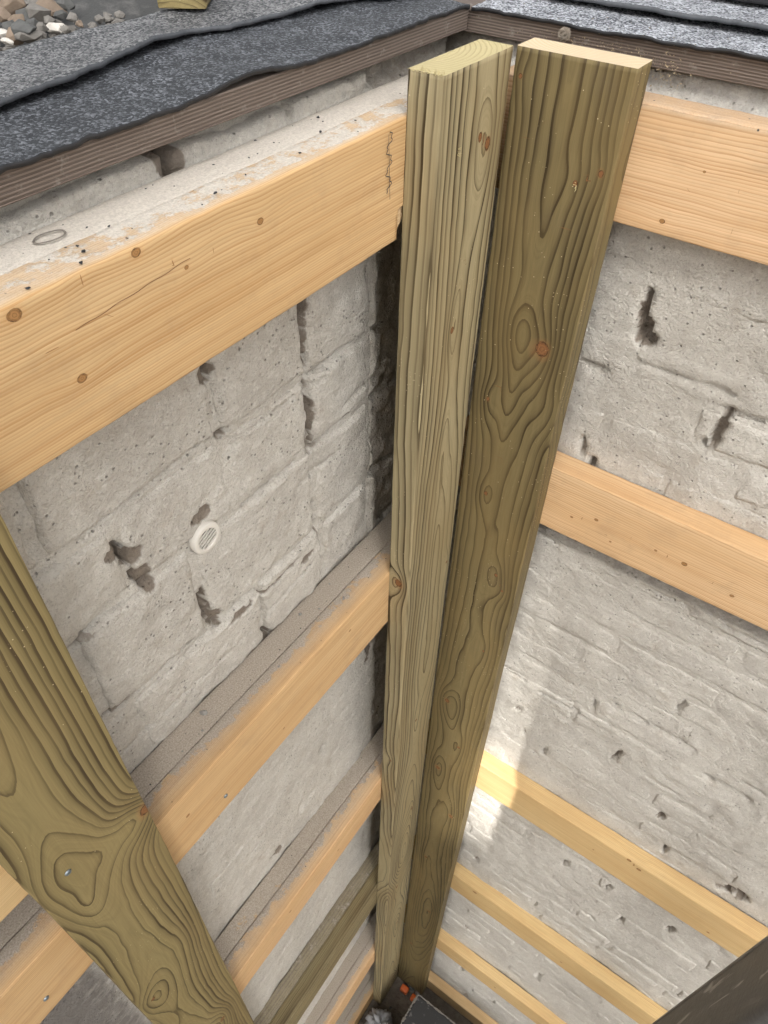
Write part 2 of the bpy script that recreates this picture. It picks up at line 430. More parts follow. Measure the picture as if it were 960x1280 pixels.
# ------------------------------------------------------------------ setting: ground level, pit floor, sky is the world
def sheet(name, x0, x1, y0, y1, z, mat, res, amp, freq, hole=None):
    nx = max(2, int((x1 - x0) / res)); ny = max(2, int((y1 - y0) / res))
    X, Y = np.meshgrid(np.linspace(x0, x1, nx + 1), np.linspace(y0, y1, ny + 1), indexing='ij')
    Z = z + amp * fbm(X * freq, Y * freq, 0 * X + z, 4)
    v = np.stack([X, Y, Z], -1).reshape(-1, 3)
    f = [(i * (ny + 1) + j, (i + 1) * (ny + 1) + j, (i + 1) * (ny + 1) + j + 1, i * (ny + 1) + j + 1) for i in range(nx) for j in range(ny)]
    return link(name, mesh(name, v, f, mat))

FLOOR = -4.43
tag(sheet('pit_floor', -0.60, 40, -40, 1.0, FLOOR - 0.02, M_soil, 0.6, 0.012, 1.3), kind='structure')
g1 = sheet('ground', -60, -0.80, -60, 60, -0.30, M_dirt, 1.0, 0.02, 0.7); tag(g1, kind='structure')
g2 = sheet('ground', -0.80, 60, 1.25, 60, -0.30, M_dirt, 1.0, 0.02, 0.7); tag(g2, kind='structure')

# ------------------------------------------------------------------ hoarding added out of view to shade the corner, gap cut for sun patch
M_gobo = plain('pale_gobo_paint', (0.55, 0.50, 0.43), 0.9, 0.15, 3, 0.3, 0.01)
def build_gobo():
    yp = -4.0
    S = np.array(SUN_TO[:])
    def bp(p): p = np.array(p); return p + S * ((yp - p[1]) / S[1])
    A_, B_, C_ = bp((-.292, .93, -.62)), bp((-.150, .987, -2.44)), bp((-.352, .987, -2.44))
    M_, N_ = bp((-.250, .987, -1.80)), bp((-.165, .987, -1.93))
    def slab(name, poly, parent):
        n = len(poly); v = [(x, yp, z) for x, z in poly] + [(x, yp - .03, z) for x, z in poly]
        f = [tuple(range(n)), tuple(range(n, 2 * n))[::-1]] + [(i, (i + 1) % n, n + (i + 1) % n, n + i) for i in range(n)]
        me = mesh(name, v, f, M_gobo, smooth=False)
        bm = bmesh.new(); bm.from_mesh(me); bmesh.ops.recalc_face_normals(bm, faces=bm.faces); bm.to_mesh(me); bm.free()
        return link(name, me, parent)
    root = empty('sun_gobo', (2, yp, FLOOR)); tag(root, 'tall pale added hoarding with a tapering gap, behind the viewer', 'gobo')
    xl, xr, zt = .6, 4.4, 7.2
    slab('panel', [(xl, FLOOR), (C_[0], FLOOR), (C_[0], zt), (xl, zt)], root)
    slab('panel', [(C_[0] + .001, FLOOR), (xr, FLOOR), (xr, zt), (A_[0] - .02, zt), (A_[0] - .02, A_[2]), (M_[0], M_[2]), (N_[0], N_[2]), (B_[0], B_[2]), (C_[0] + .001, C_[2])], root)
build_gobo()

# ------------------------------------------------------------------ masonry walls
# every wall works in (a, z): a runs along the wall, h stands out of it
def holes_depth(a, z, L):
    d = np.zeros_like(a); e = np.zeros_like(a)
    jit = fbm(a * 48, z * 48, 0 * a + 3.3, 3)
    jit2 = fbm(a * 62 + 40, z * 62, 0 * a + 8.3, 2)
    for (ca, cz, ra, rz, dep, *rot) in L:
        th = rot[0] if rot else 0.0
        da, dz = a - ca, z - cz
        ua = da * math.cos(th) + dz * math.sin(th); uz = -da * math.sin(th) + dz * math.cos(th)
        jq = min(1., ra / .012); q = np.sqrt((ua / ra) ** 2 + (uz / rz) ** 2) + jq * (0.75 * jit + 0.45 * jit2)
        m = (1 - sstep(0.80, 1.05, q)) * (1.0 + .25 * jit2)
        d = np.maximum(d, dep * m); e = np.maximum(e, (1 - sstep(0.8, 1.35, q)) * min(1, dep / 0.02))
    return d, e

LH = [(.656, -.505, .010, .035, .034), (.654, -.565, .006, .05, .028), (.652, -.665, .011, .032, .034), (.651, -.715, .007, .04, .022),
      (.478, -.506, .013, .013, .036), (.488, -.600, .010, .010, .026), (.484, -.555, .010, .045, .007), (.495, -.635, .012, .03, .006),
      (.312, -.672, .014, .026, .036, .5), (.296, -.660, .011, .009, .05), (.322, -.725, .013, .028, .020, .3), (.429, -.704, .018, .010, .026),
      (.399, -.862, .008, .038, .036), (.412, -.905, .013, .020, .020), (.45, -.934, .035, .006, .016, .1), (.545, -.946, .055, .005, .014), (.62, -.962, .03, .007, .016),
      (.503, -1.060, .010, .016, .036), (.655, -.905, .005, .045, .014), (.21, -.748, .04, .006, .012), (.60, -.625, .08, .0035, .007, -.05),
      (.72, -.606, .06, .004, .010, .12), (.70, -.735, .05, .006, .012, .2), (.57, -.742, .07, .005, .008), (.68, -.79, .06, .004, .008), (.76, -.70, .04, .005, .010, .2),
      (.30, -.905, .09, .004, .010), (.36, -.60, .10, .004, .005, .05), (.24, -.90, .05, .006, .012), (.24, -.47, .03, .012, .006), (.36, -.44, .06, .010, .006),
      (.482, -.262, .020, .022, .035), (.81, -.26, .006, .02, .02), (.20, -.44, .014, .010, .012), (.30, -1.0, .2, .003, .006), (.58, -.99, .08, .004, .008, .1),
      (.42, -1.22, .10, .01, .003), (.55, -1.80, .03, .03, .006), (.62, -1.66, .014, .03, .010), (.80, -1.45, .012, .05, .02), (.43, -1.88, .02, .012, .016), (.30, -2.30, .015, .02, .02), (.50, -2.42, .03, .008, .012)]
RH = [(-.229, -.535, .007, .035, .018), (-.222, -.565, .010, .020, .026), (-.212, -.580, .012, .012, .036), (-.074, -.685, .009, .042, .016, -.08), (-.088, -.715, .006, .012, .012),
      (-.275, -.655, .02, .006, .008), (-.17, -.62, .08, .0035, .005, -.05), (-.02, -.645, .06, .0035, .005), (-.10, -.62, .03, .004, .007), (-.262, -.81, .006, .025, .012), (-.24, -.835, .008, .018, .014),
      (-.28, -.48, .03, .004, .006), (.38, -1.885, .022, .022, .034), (.36, -1.90, .02, .012, .02)]
for k in range(14):
    RH.append((-.30 + .07 * k, -1.052 - .0015 * k, .042, .0026, .009))
RPERP = [(-.244, -1.649), (-.085, -1.47), (.069, -1.33), (-.151, -1.765), (.005, -1.613), (.153, -1.743), (-.215, -1.74), (.146, -2.255), (.15, -2.503), (.016, -2.282), (-.239, -2.66),
         (.29, -2.10), (.33, -2.26), (.22, -2.40), (.20, -1.88), (.05, -3.05), (-.2, -3.35), (.12, -3.3), (-.16, -3.9)]
for (a_, z_) in RPERP: RH.append((a_, z_, random.uniform(.004, .0075), random.uniform(.016, .030), random.uniform(.010, .022), random.uniform(-.4, .05)))
for (a_, z_, w_) in [(.10, -1.437, .12), (.22, -1.46, .06), (-.13, -1.535, .07), (-.27, -1.525, .03), (.12, -1.62, .05), (.18, -1.50, .10), (-.08, -1.66, .05), (-.2, -1.80, .05)]:
    RH.append((a_, z_, w_, .0035, .010, -.02))

def left_recess(a, z):      # the ragged unrendered strip in the corner
    e = .812 + .012 * fbm(z * 14, z * 0 + 2, z * 0, 3) + .006 * fbm(z * 60, z * 0 + 9, z * 0, 2) + .02 * sstep(-.8, -1.6, z)
    return sstep(e - .004, e + .010, a)

class Wall:
    def __init__(s, axis, holes, seed):
        s.axis = axis; s.L = holes; s.seed = seed
    def rel(s, a, z):      # 1 where the joints stand open, 0 where they are floated flush
        n_ = sstep(-.15, .45, fbm(a * 4.2, z * 4.2, 0 * a + s.seed + 71, 2))
        return sstep(-1.10, -1.05, z) * (.60 + .75 * n_) + .22 * n_ if s.axis == 'L' else .05 + .28 * n_
    def pt(s, a, z, h):
        if s.axis == 'L': return np.stack([-.573 + h, a, z], -1)
        return np.stack([a, .987 - h, z], -1)
    def common(s, a, z):
        d, e = holes_depth(a, z, s.L)
        so = np.zeros_like(a)
        if s.axis == 'L':
            rv = np.sqrt((a - .4255) ** 2 + (z + .7405) ** 2); d = np.maximum(d, .04 * (1 - sstep(.0175, .0235, rv)))
            rc = left_recess(a, z); d = d + .009 * rc + .008 * rc * fbm(a * 40, z * 40, 0 * a + 4, 3); e = np.maximum(e, .48 * rc)
            top_ = sstep(-.285, -.272, z); d = d + .018 * top_; so = np.maximum(so, .42 * top_)  # strip under the plywood overhang: its shade is painted into the wall colour
            so = np.maximum(so, .75 * (1 - sstep(.004, .04, np.abs(a - .22))) * (1 - sstep(.0, .05, np.abs(z + .46))))  # darker spot just below the highest double batten
            so = np.maximum(so, .8 * sstep(.05, -.02, a) * sstep(-.85, -.95, z))  # darker wall towards the near end, below the short batten
            e = np.maximum(e, .45 * (1 - sstep(.01, .06, np.abs(z + .45))))
        else:
            so = np.maximum(so, .62 * sstep(-1.056, -1.04, z) * sstep(-.93, -.99, z))  # darker band just below the second single batten
            d = d + .028 * sstep(-.285, -.272, z); so = np.maximum(so, .55 * sstep(-.285, -.272, z))  # recessed strip below the plywood, shade painted in as a darker colour
            e = np.maximum(e, .4 * (1 - sstep(.01, .05, np.abs(z + .47))) * (1 - sstep(.1, .2, np.abs(a + .28))))
        return d, e, so
    def macro(s, a, z):     # slow waves of the whole face
        return .006 * fbm(a * 3.1, z * 3.1, 0 * a + s.seed, 2) + .0035 * fbm(a * 16, z * 16, 0 * a + s.seed + 5, 3) + (.0016 if s.axis == 'L' else .0008) * fbm(a * 70, z * 70, 0 * a + s.seed + 8, 2)
    def mortar(s, parent, a0, a1, z0, z1):
        za = np.arange(z1, -1.25, -.005) if s.axis == 'L' else np.arange(z1, -1.12, -.008)
        zb = np.concatenate([np.arange(za[-1] - .008, -2.7, -.010), np.arange(-2.712, z0, -.018)])
        Z = np.concatenate([za, zb, [z0]])
        A = np.concatenate([np.arange(a0, -.4 if s.axis == 'R' else .0, .06), np.arange(-.4 if s.axis == 'R' else .0, .55 if s.axis == 'R' else a1, .0075 if s.axis == 'R' else .006),
                            np.arange(.55, a1, .05) if s.axis == 'R' else [], [a1]])
        A = np.unique(A.round(4))
        AA, ZZ = np.meshgrid(A, Z, indexing='ij')
        d, e, so = s.common(AA, ZZ)
        rl = s.rel(AA, ZZ)
        h = s.macro(AA, ZZ) - (.0004 + .0052 * rl) + (.0018 + .0022 * rl) * fbm(AA * 24, ZZ * 24, 0 * AA + 31 + s.seed, 3) - d
        v = s.pt(AA, ZZ, h).reshape(-1, 3)
        n, m = len(A), len(Z)
        f = []
        for i in range(n - 1):
            for j in range(m - 1):
                q = (i * m + j, (i + 1) * m + j, (i + 1) * m + j + 1, i * m + j + 1)
                f.append(q if s.axis == 'R' else q)
        # body of the wall behind the face
        base = len(v)
        cs = [(a0, z1), (a1, z1), (a1, z0), (a0, z0)]
        bk = np.array([s.pt(np.array(p), np.array(q), np.array(-.22)) for p, q in cs])
        v = np.concatenate([v, bk])
        f.append((base, base + 1, base + 2, base + 3))
        top = [i * m for i in range(n)]; bot = [i * m + m - 1 for i in range(n)]
        f.append(tuple(top) + (base + 1, base)); f.append(tuple(bot) + (base + 2, base + 3))
        f.append(tuple(range(m)) + (base + 3, base)); f.append(tuple((n - 1) * m + j for j in range(m)) + (base + 2, base + 1))
        at = lambda x: np.concatenate([x.ravel(), np.zeros(4)])
        me = mesh('mortar', v, f, MW, attrs={'exposed': at(e), 'shade_and_dark': at(so)})
        bm = bmesh.new(); bm.from_mesh(me); bmesh.ops.recalc_face_normals(bm, faces=bm.faces); bm.to_mesh(me); bm.free()
        return link('mortar', me, parent)
    def brick_geo(s, a0, a1, z0, z1, res, seed, proud):
        na = max(6, int((a1 - a0) / res)); nz = max(5, int((z1 - z0) / res))
        def ax(n):   # extra lines near the arris
            t = np.linspace(0, 1, n + 1); return np.concatenate([[0, 0.012], t[1:-1], [.988, 1]])
        U, V = np.meshgrid(ax(na), ax(nz), indexing='ij')
        A = a0 + (a1 - a0) * U; Z = z0 + (z1 - z0) * V
        # wandering joints and ragged outline
        A, Z = A + .007 * fbm(A * 7, Z * 7, 0 * A + 3, 2), Z + .006 * fbm(A * 7, Z * 7, 0 * A + 50, 2)
        A = A + .0045 * fbm(Z * 40, A * 8, 0 * A + seed, 3) * np.abs(2 * U - 1) ** 3
        Z = Z + .0045 * fbm(A * 40, Z * 8, 0 * A + seed + 9, 3) * np.abs(2 * V - 1) ** 3
        d, e, so = s.common(A, Z)
        open_ = d > .021 if s.axis == 'L' else d > 9
        if s.axis == 'L': d = np.where(left_recess(A, Z) > .02, d, np.minimum(d, .005)); open_ = open_ & (left_recess(A, Z) < .02)
        eu = np.minimum(U, 1 - U) * (a1 - a0); ev = np.minimum(V, 1 - V) * (z1 - z0)
        ed = np.minimum(eu, ev) + .004 * fbm(A * 50, Z * 50, 0 * A + seed, 2)
        rl = s.rel(A, Z); rim = (.0022 + .0045 * rl) * (1 - sstep(0, .0085, ed)) + np.where((eu <= 1e-9) | (ev <= 1e-9), .022, 0)
        tilt = (.25 + .75 * rl) * (proud + random.uniform(-.0015, .0015) + (U - .5) * random.uniform(-.004, .004) + (V - .5) * random.uniform(-.003, .003))
        h = s.macro(A, Z) + tilt + (.0011 + .0014 * rl) * fbm(A * 30 + seed, Z * 30, 0 * A + seed, 3) - rim - d
        v = s.pt(A, Z, h).reshape(-1, 3)
        n, m = U.shape
        f = []
        for i in range(n - 1):
            for j in range(m - 1):
                q = (i * m + j, (i + 1) * m + j, (i + 1) * m + j + 1, i * m + j + 1)
                if open_[i, j] + open_[i + 1, j] + open_[i + 1, j + 1] + open_[i, j + 1] < 3: f.append(q)
        return v, f, e.ravel(), so.ravel()
    def brick(s, parent, *a):
        v, f, e, so = s.brick_geo(*a)
        return link('brick', mesh('brick', v, f, MW, attrs={'exposed': e, 'shade_and_dark': so}), parent)

RC = np.array([[0.81888, 0.41959, -0.39164], [0.57364, -0.57517, 0.58319], [0.01944, -0.70222, -0.71169]])
def in_view(p, pad=20):
    c = RC.T @ np.array(p)
    if c[2] < .05: return False
    x = 480 + 926.4 * c[0] / c[2]; y = 640 + 926.4 * c[1] / c[2]
    return -pad < x < 960 + pad and -pad < y < 1280 + pad

def build_wall(W, name, label, a0, a1, fixed, zstart, course, length, phases):
    root = empty(name, W.pt(np.array((a0 + a1) / 2), np.array(FLOOR), np.array(0.)))
    tag(root, label, 'wall')
    W.mortar(root, a0, a1, FLOOR - .1, -.252)
    for k, (p, q, r_, t_) in enumerate(fixed):
        W.brick(root, p + .005, q - .005, r_ + .005, t_ - .005, .0038, k * 3.7 + 1, random.uniform(.0, .0025))
    far = []
    z = zstart; k = 0; n = 0
    while z - course > FLOOR:
        ph = phases.get(k, (k % 2) * length / 2 + random.uniform(-.02, .02))
        a = ph + math.floor((a0 - ph) / length) * length
        while a < a1:
            lo, hi = max(a + .004, a0), min(a + length - .004, a1)
            if hi - lo > .03:
                args = (lo, hi, z - course + .004, z - .004)
                c = W.pt(np.array((lo + hi) / 2), np.array(z - course / 2), np.array(0.))
                res = .0055 if z > -1.9 else (.008 if z > -2.6 else .016)
                pr = random.uniform(-.0025, .0012)
                if in_view(c, 60) and n < 290:
                    W.brick(root, *args, res, k * 13.1 + a * 31, pr); n += 1
                elif in_view(c, 700): far.append(W.brick_geo(*args, .03, k * 13.1 + a * 31, pr))
            a += length
        z -= course; k += 1
    if far:
        V, F, E_, S_ = [], [], [], []; b = 0
        for v, f, e, so in far:
            V.append(v); F += [tuple(i + b for i in q) for q in f]; E_.append(e); S_.append(so); b += len(v)
        o = link('brickwork', mesh('brickwork', np.concatenate(V), F, MW, attrs={'exposed': np.concatenate(E_), 'shade_and_dark': np.concatenate(S_)}), root)
        o['kind'] = 'stuff'
    return root

WL = Wall('L', LH, 2.0)
WR = Wall('R', RH, 14.0)
rowsL = [(-.44, -.256, [-.30, .02, .25, .482, .66, .81, .98]), (-.608, -.44, [-.25, .0, .22, .478, .654, .798, .98]), (-.738, -.608, [-.30, -.08, .10, .305, .488, .652, .80, .98]),
         (-.915, -.738, [-.25, .0, .21, .40, .654, .80, .98]), (-1.065, -.915, [-.3, -.05, .24, .503, .665, .80, .98])]
fixL = [(p, q, r_, t_) for (r_, t_, c_) in rowsL for p, q in zip(c_[:-1], c_[1:])]
build_wall(WL, 'masonry_wall', 'lime smeared grey masonry wall behind the double battens, with the small round vent', -1.5, 1.2, fixL, -1.065, .074, .222, {})
cR = .0712
phR = {}
zs = -1.2936 + cR * 14            # top bed of the coursing
for (a_, z_) in RPERP:
    k = int((zs - z_) / cR); phR[k] = a_ % .222
build_wall(WR, 'masonry_wall', 'lime smeared brick wall with slotted joints behind the single battens', -.60, 1.5, [], zs, cR, .222, phR)

# ------------------------------------------------------------------ boards
def board_mesh(name, O, eu, ev, ew, W, T, Lw, ws, field, mats, step=.0045, bev=.0016, knots=(), dust=None, warp=.0012, seed=0.0, notch=None):
    """O is the u=v=w=0 corner; front face is v=0; w runs along the length"""
    def lin(a, b, st): n = max(1, int(round((b - a) / st))); return np.linspace(a, b, n + 1)
    u1 = lin(bev, W - bev, step); v1 = lin(bev, T - bev, step)
    k = bev * (1 - math.cos(math.pi / 4))
    P = [(u, 0) for u in u1] + [(W - k, k)] + [(W, v) for v in v1] + [(W - k, T - k)] + [(u, T) for u in u1[::-1]] + [(k, T - k)] + [(0, v) for v in v1[::-1]] + [(k, k)]
    P = np.array(P); n = len(P); m = len(ws)
    U = np.repeat(P[:, 0][None], m, 0); V = np.repeat(P[:, 1][None], m, 0); Wv = np.repeat(np.asarray(ws)[:, None], n, 1)
    ring = field(U, V, Wv)
    kq = np.full_like(U, 1e3); kv = np.full((*U.shape, 3), 60.0)
    for kn in knots:
        face, a, w, rr, A, su, sw, hl = kn
        if face == 'f': X = U - a; off = V                 # front
        elif face == 's0': X = V - a; off = U              # side u=0
        else: X = V - a; off = W - U                       # side u=W
        wd = np.where(Wv < w, sw, sw * 1.35)
        # the branch fades into the depth
        dep = np.exp(-(off / .05) ** 2)
        ring = ring - A * np.exp(-((X / su) ** 2 + ((Wv - w) / wd) ** 2) * .5) * dep
        if rr > 0:
            q = np.sqrt(X ** 2 + ((Wv - w) * .8) ** 2) / rr + (off > .0015) * 50
            b_ = q < kq
            kq = np.where(b_, q, kq)
            nv = np.stack([X / rr + (off > .0015) * 40, (Wv - w) * .8 / rr, 0 * U + hl], -1)
            kv = np.where(b_[..., None], nv, kv)
    ds = np.concatenate([[0], np.cumsum(np.hypot(*np.diff(P, axis=0).T))])
    gs = np.gradient(ring, ds, axis=1); gw = np.gradient(ring, np.asarray(ws), axis=0)
    rgrad = np.clip(np.hypot(gs, gw), 18, 900)
    # slight warp and hand of the saw
    du = warp * fbm(Wv * 2.3, 0 * U + seed, 0 * U, 2) + .0005 * fbm(Wv * 45, U * 30, V * 30 + seed, 2)
    dvv = warp * fbm(Wv * 1.9, 0 * U + seed + 7, 0 * U, 2) + .0004 * fbm(Wv * 45, U * 40, V * 30 + seed + 3, 2)
    if notch is not None:
        Wv = notch(U, V, Wv)
    O, eu, ev, ew = map(np.array, (O, eu, ev, ew))
    X = O + (U + du)[..., None] * eu + (V + dvv)[..., None] * ev + Wv[..., None] * ew
    verts = X.reshape(-1, 3)
    flip = np.dot(np.cross(eu, ev), ew) < 0
    faces = []
    for i in range(m - 1):
        for j in range(n):
            q = (i * n + j, i * n + (j + 1) % n, (i + 1) * n + (j + 1) % n, (i + 1) * n + j)
            faces.append(q if not flip else q[::-1])
    c0 = tuple(range(n)); c1 = tuple((m - 1) * n + j for j in range(n))
    faces.append(c0[::-1] if not flip else c0); faces.append(c1 if not flip else c1[::-1])
    gco = np.stack([U + seed * .37, V, Wv + seed * 1.3], -1).reshape(-1, 3) if seed else np.stack([U, V, Wv], -1).reshape(-1, 3)
    at = {'ring': ring.ravel(), 'rgrad': rgrad.ravel(), 'kvec': kv.reshape(-1, 3), 'gco': gco}
    if dust is not None: at['dust'] = dust(U, V, Wv).ravel()
    mi = [0] * (len(faces) - 2) + [1, 1]
    me = mesh(name, verts, faces, mats, attrs=at, mat_idx=mi)
    me.polygons[len(faces) - 1].use_smooth = False; me.polygons[len(faces) - 2].use_smooth = False
    return me

def log(pu, pv, rw, wu, wv, seed, fu=.9, fv=1.1, small=.25, freq=3.0):
    """growth rings of a wandering pith"""
    def f(u, v, w):
        cu = pu + wu * vn(w * fu, 0 * w + seed, 0 * w)
        cv = pv + wv * vn(w * fv + 9, 0 * w + seed + 3, 0 * w)
        r = np.sqrt((u - cu) ** 2 + (v - cv) ** 2) / rw
        return r + small * fbm(u * 22, v * 22, w * freq + seed, 3) + .13 / (rw / .006) * fbm(u * 55, v * 55, w * 16 + seed, 2)
    return f

def stations(L, fine, coarse, k=1.0):
    ws = [0.0]
    while ws[-1] < L:
        t = min(1, ws[-1] / L * k); ws.append(ws[-1] + fine * (1 - t) + coarse * t)
    ws[-1] = L
    return np.array(ws)

TOP = -.228
LEN = -FLOOR + TOP
# --- corner board lying against the right-hand battens (u from its left edge, w down from the top)
KR = [('f', .103, .370, .0105, 1.9, .024, .034, 1.0), ('f', .063, .354, .0001, 2.2, .017, .032, 0), ('f', .066, .455, 0, 1.4, .012, .05, 0), ('f', .030, .492, .003, 1.6, .013, .026, .25),
      ('f', .052, .690, .004, 1.7, .014, .028, .2), ('f', .138, .470, 0, 1.7, .020, .034, 0), ('f', .132, .114, .0035, .9, .012, .022, .4),
      ('f', .010, .030, .0025, .6, .010, .015, .1), ('f', .100, .885, .004, 1.8, .016, .03, .1), ('f', .119, .92, .0025, 1.0, .012, .02, .2), ('f', .040, 1.415, .006, 2.4, .020, .045, .6),
      ('f', .062, 1.45, 0, 1.2, .012, .05, 0), ('f', .092, 1.60, .004, 1.3, .016, .06, .4), ('f', .043, 1.775, .0055, 1.9, .018, .05, .7), ('f', .107, 1.14, .003, .9, .014, .04, .3), ('f', .110, 2.02, .006, 1.6, .022, .09, .6),
      ('f', .05, 2.45, .005, 1.3, .020, .10, .4), ('f', .10, 2.95, .006, 1.6, .022, .12, .5), ('f', .045, 3.5, .006, 1.2, .02, .12, .4)]
KR.append(('f', .103, .133, .0034, .5, .012, .02, 0))
r_root = link('corner_board', board_mesh('corner_board', (-.4368, .898, TOP), (1, 0, 0), (0, 1, 0), (0, 0, -1), .1473, .045, LEN, stations(LEN, .0055, .03),
              log(.074, .066, .0070, .018, .022, 4.0, 1.1, 1.3, .45, 5.0), [M_post_r, M_end_r], knots=KR, seed=0.0))
tag(r_root, 'olive treated board with orange ringed knot, standing before the single battens', 'board')
# --- corner board on the double battens (u from the near edge, front face looks to +x)
KL = [('f', .115, .097, .0068, 1.7, .014, .034, .2), ('f', .094, .084, .0048, .8, .010, .030, .05), ('f', .072, .335, .0045, 1.5, .011, .030, .2), ('f', .079, .300, 0, 1.2, .010, .045, 0), ('f', .080, .55, 0, 1.4, .010, .06, 0),
      ('f', .09, .83, 0, 1.8, .013, .08, 0), ('f', .14, .90, .003, 1.0, .010, .03, .3), ('s0', .024, .845, .0075, 2.4, .013, .022, .7), ('f', .078, 1.44, .004, 1.5, .012, .05, .3),
      ('f', .108, 2.02, .005, 1.8, .014, .06, .4), ('s0', .02, 1.55, .003, 1.0, .01, .02, .2), ('f', .06, 2.6, .006, 2, .016, .07, .4), ('f', .09, 3.1, .006, 2, .016, .07, .4)]
l_root = link('corner_board', board_mesh('corner_board', (-.438, .742, TOP), (0, 1, 0), (-1, 0, 0), (0, 0, -1), .153, .045, LEN, stations(LEN, .0055, .03),
              log(.092, .058, .0066, .012, .040, 21.0, 1.0, 2.6, .25, 2.5), [M_post_l, M_end_l], knots=KL, seed=0.0))
tag(l_root, 'pale treated board with frayed yellow sawn end, standing before the double battens', 'board')
# --- plank nearer the eye on the double battens
KP = [('f', .141, .672, .0085, 6.5, .034, .030, .8), ('f', .026, .650, 0, 2.6, .050, .062, 0), ('f', .022, 1.165, .004, 2.6, .022, .035, .3), ('f', .030, .735, 0, .8, .012, .025, 0),
      ('f', .09, 1.62, .006, 3, .025, .05, .4), ('f', .05, .28, 0, .9, .03, .12, 0), ('f', .10, 1.10, 0, 1.2, .02, .06, 0)]
p_root = link('upright_plank', board_mesh('upright_plank', (-.438, .010, TOP), (0, 1, 0), (-1, 0, 0), (0, 0, -1), .144, .045, LEN, stations(LEN, .005, .035, 1.3),
              log(.035, .060, .0060, .02, .02, 33.0, 1.3, 1.6, .35, 3.0), [M_plank, M_end_fir], knots=KP, seed=0.0))
tag(p_root, 'broad olive treated plank with swirling grain, upright nearest the viewer across the double battens', 'board')

# --- battens
Y0, Y1 = -1.3, .935
def fir_field(seed, rw=.0023):
    rs = np.random.RandomState(seed)
    return log(-.06 - .1 * rs.rand(), .10 + .1 * rs.rand(), rw, .01, .012, seed * 1.7, .8, .9, .5, 1.6)

def left_batten(name, label, zt, zb, mats_b, mats_f, knots, seed, dust_b, dust_f, y0=Y0, y1=Y1, notch=None, group='double battens on the vented wall'):
    root = empty(name, (-.528, (y0 + y1) / 2, zb))
    tag(root, label, 'batten', group)
    ws = np.concatenate([np.arange(0, max(.02, -.05 - y0), .05), np.arange(max(0., -.05 - y0), y1 - y0, .008), [y1 - y0]])
    ws = np.unique(ws.round(4))
    fs, bs = (.0055, .009)
    for nm, x, mt, du, kn, sd in (('back_board', -.5285, mats_b, dust_b, (), seed + 50), ('front_board', -.483, mats_f, dust_f, knots, seed)):
        me = board_mesh(nm, (x, y0, zt - (.0015 if nm == 'back_board' else 0)), (0, 0, -1), (-1, 0, 0), (0, 1, 0), zt - zb, .0445, y1 - y0, ws, fir_field(sd), [mt, M_end_fir], step=.006,
                        knots=kn, dust=du, seed=seed * .61, warp=.0015, notch=notch if nm == 'front_board' else None)
        link(nm, me, root)
    return root

def kn(y, z, zt, r, A=1.2, s=.010, hl=.4): return ('f', zt - z, y - Y0, r, A, s, s * 2.2, hl)
def dfun(front, amt=1.0):     # dust lies on the top face, u ~ 0
    return lambda U, V, W: (U < .004) * amt * (sstep(-.02, .030, V - .012) if front else 1.0) * (1.0 + .25 * fbm(W * 9, V * 12, 0 * U, 2))

def notchL1(U, V, W):      # ragged saw notch under the end
    L = Y1 - Y0
    low = sstep(.096, .099, U)
    end = L * (1 - low) + (.731 - Y0) * low + .002 * fbm(U * 300, V * 60, 0 * U, 2)
    return np.minimum(W, end)

left_batten('double_batten', 'highest of the double battens, white dust with dark crumbs and a pencil squiggle', -.275, -.412, M_fir_white, M_fir_white,
            [kn(.273, -.357, -.275, .004, 1.6, .009, .5), kn(.497, -.305, -.275, .0035, 1.2, .008, .3), kn(.238, -.283, -.275, .005, 1.5, .012, .8), kn(.352, -.280, -.275, .004, 1.2, .010, .6), kn(.40, -.312, -.275, .002, .8, .008, .3)],
            3, dfun(False, .80), lambda U, V, W: (U < .004) * .56 * (1 + .2 * fbm(W * 9, V * 12, 0 * U, 2)) * sstep(.0, .012, V), notch=notchL1)
left_batten('double_batten', 'double batten next below the round vent, half its ledge under grey mortar dust', -1.056, -1.209, M_fir_d, M_fir_d,
            [kn(.43, -1.17, -1.056, .002, .8, .007, .3), kn(.217, -1.113, -1.056, .003, 1, .008, .4), kn(.62, -1.10, -1.056, .0025, 1, .007, .3)], 5, dfun(False, .80), dfun(True, .62))
left_batten('double_batten', 'dusty double batten between the vent-side second batten and the green treated one', -1.917, -2.045, M_fir_d, M_fir_d,
            [kn(.55, -1.99, -1.917, .003, 1, .008, .3), kn(.36, -1.96, -1.917, .003, 1, .008, .4)], 8, dfun(False, .74), dfun(True, .62))
left_batten('double_batten', 'double batten whose upper edge is green treated timber', -2.765, -2.925, M_treat_b, M_treat_b, [], 12, dfun(False, .45), dfun(True, .0))
left_batten('double_batten', 'narrow looking fir batten just below the green treated batten', -3.57, -3.72, M_fir_d, M_fir_d, [], 15, dfun(False, .9), dfun(True, .8))
left_batten('double_batten', 'lowest double batten, close above the pit floor', -4.28, -4.42, M_fir_d, M_fir_d, [], 19, dfun(False, .9), dfun(True, .8))
left_batten('batten_offcut', 'short light batten ending behind the upright plank, left of it', -.775, -.92, M_spruce, M_spruce, [], 23, dfun(False, 0), dfun(True, 0), y1=.06, group='short battens')

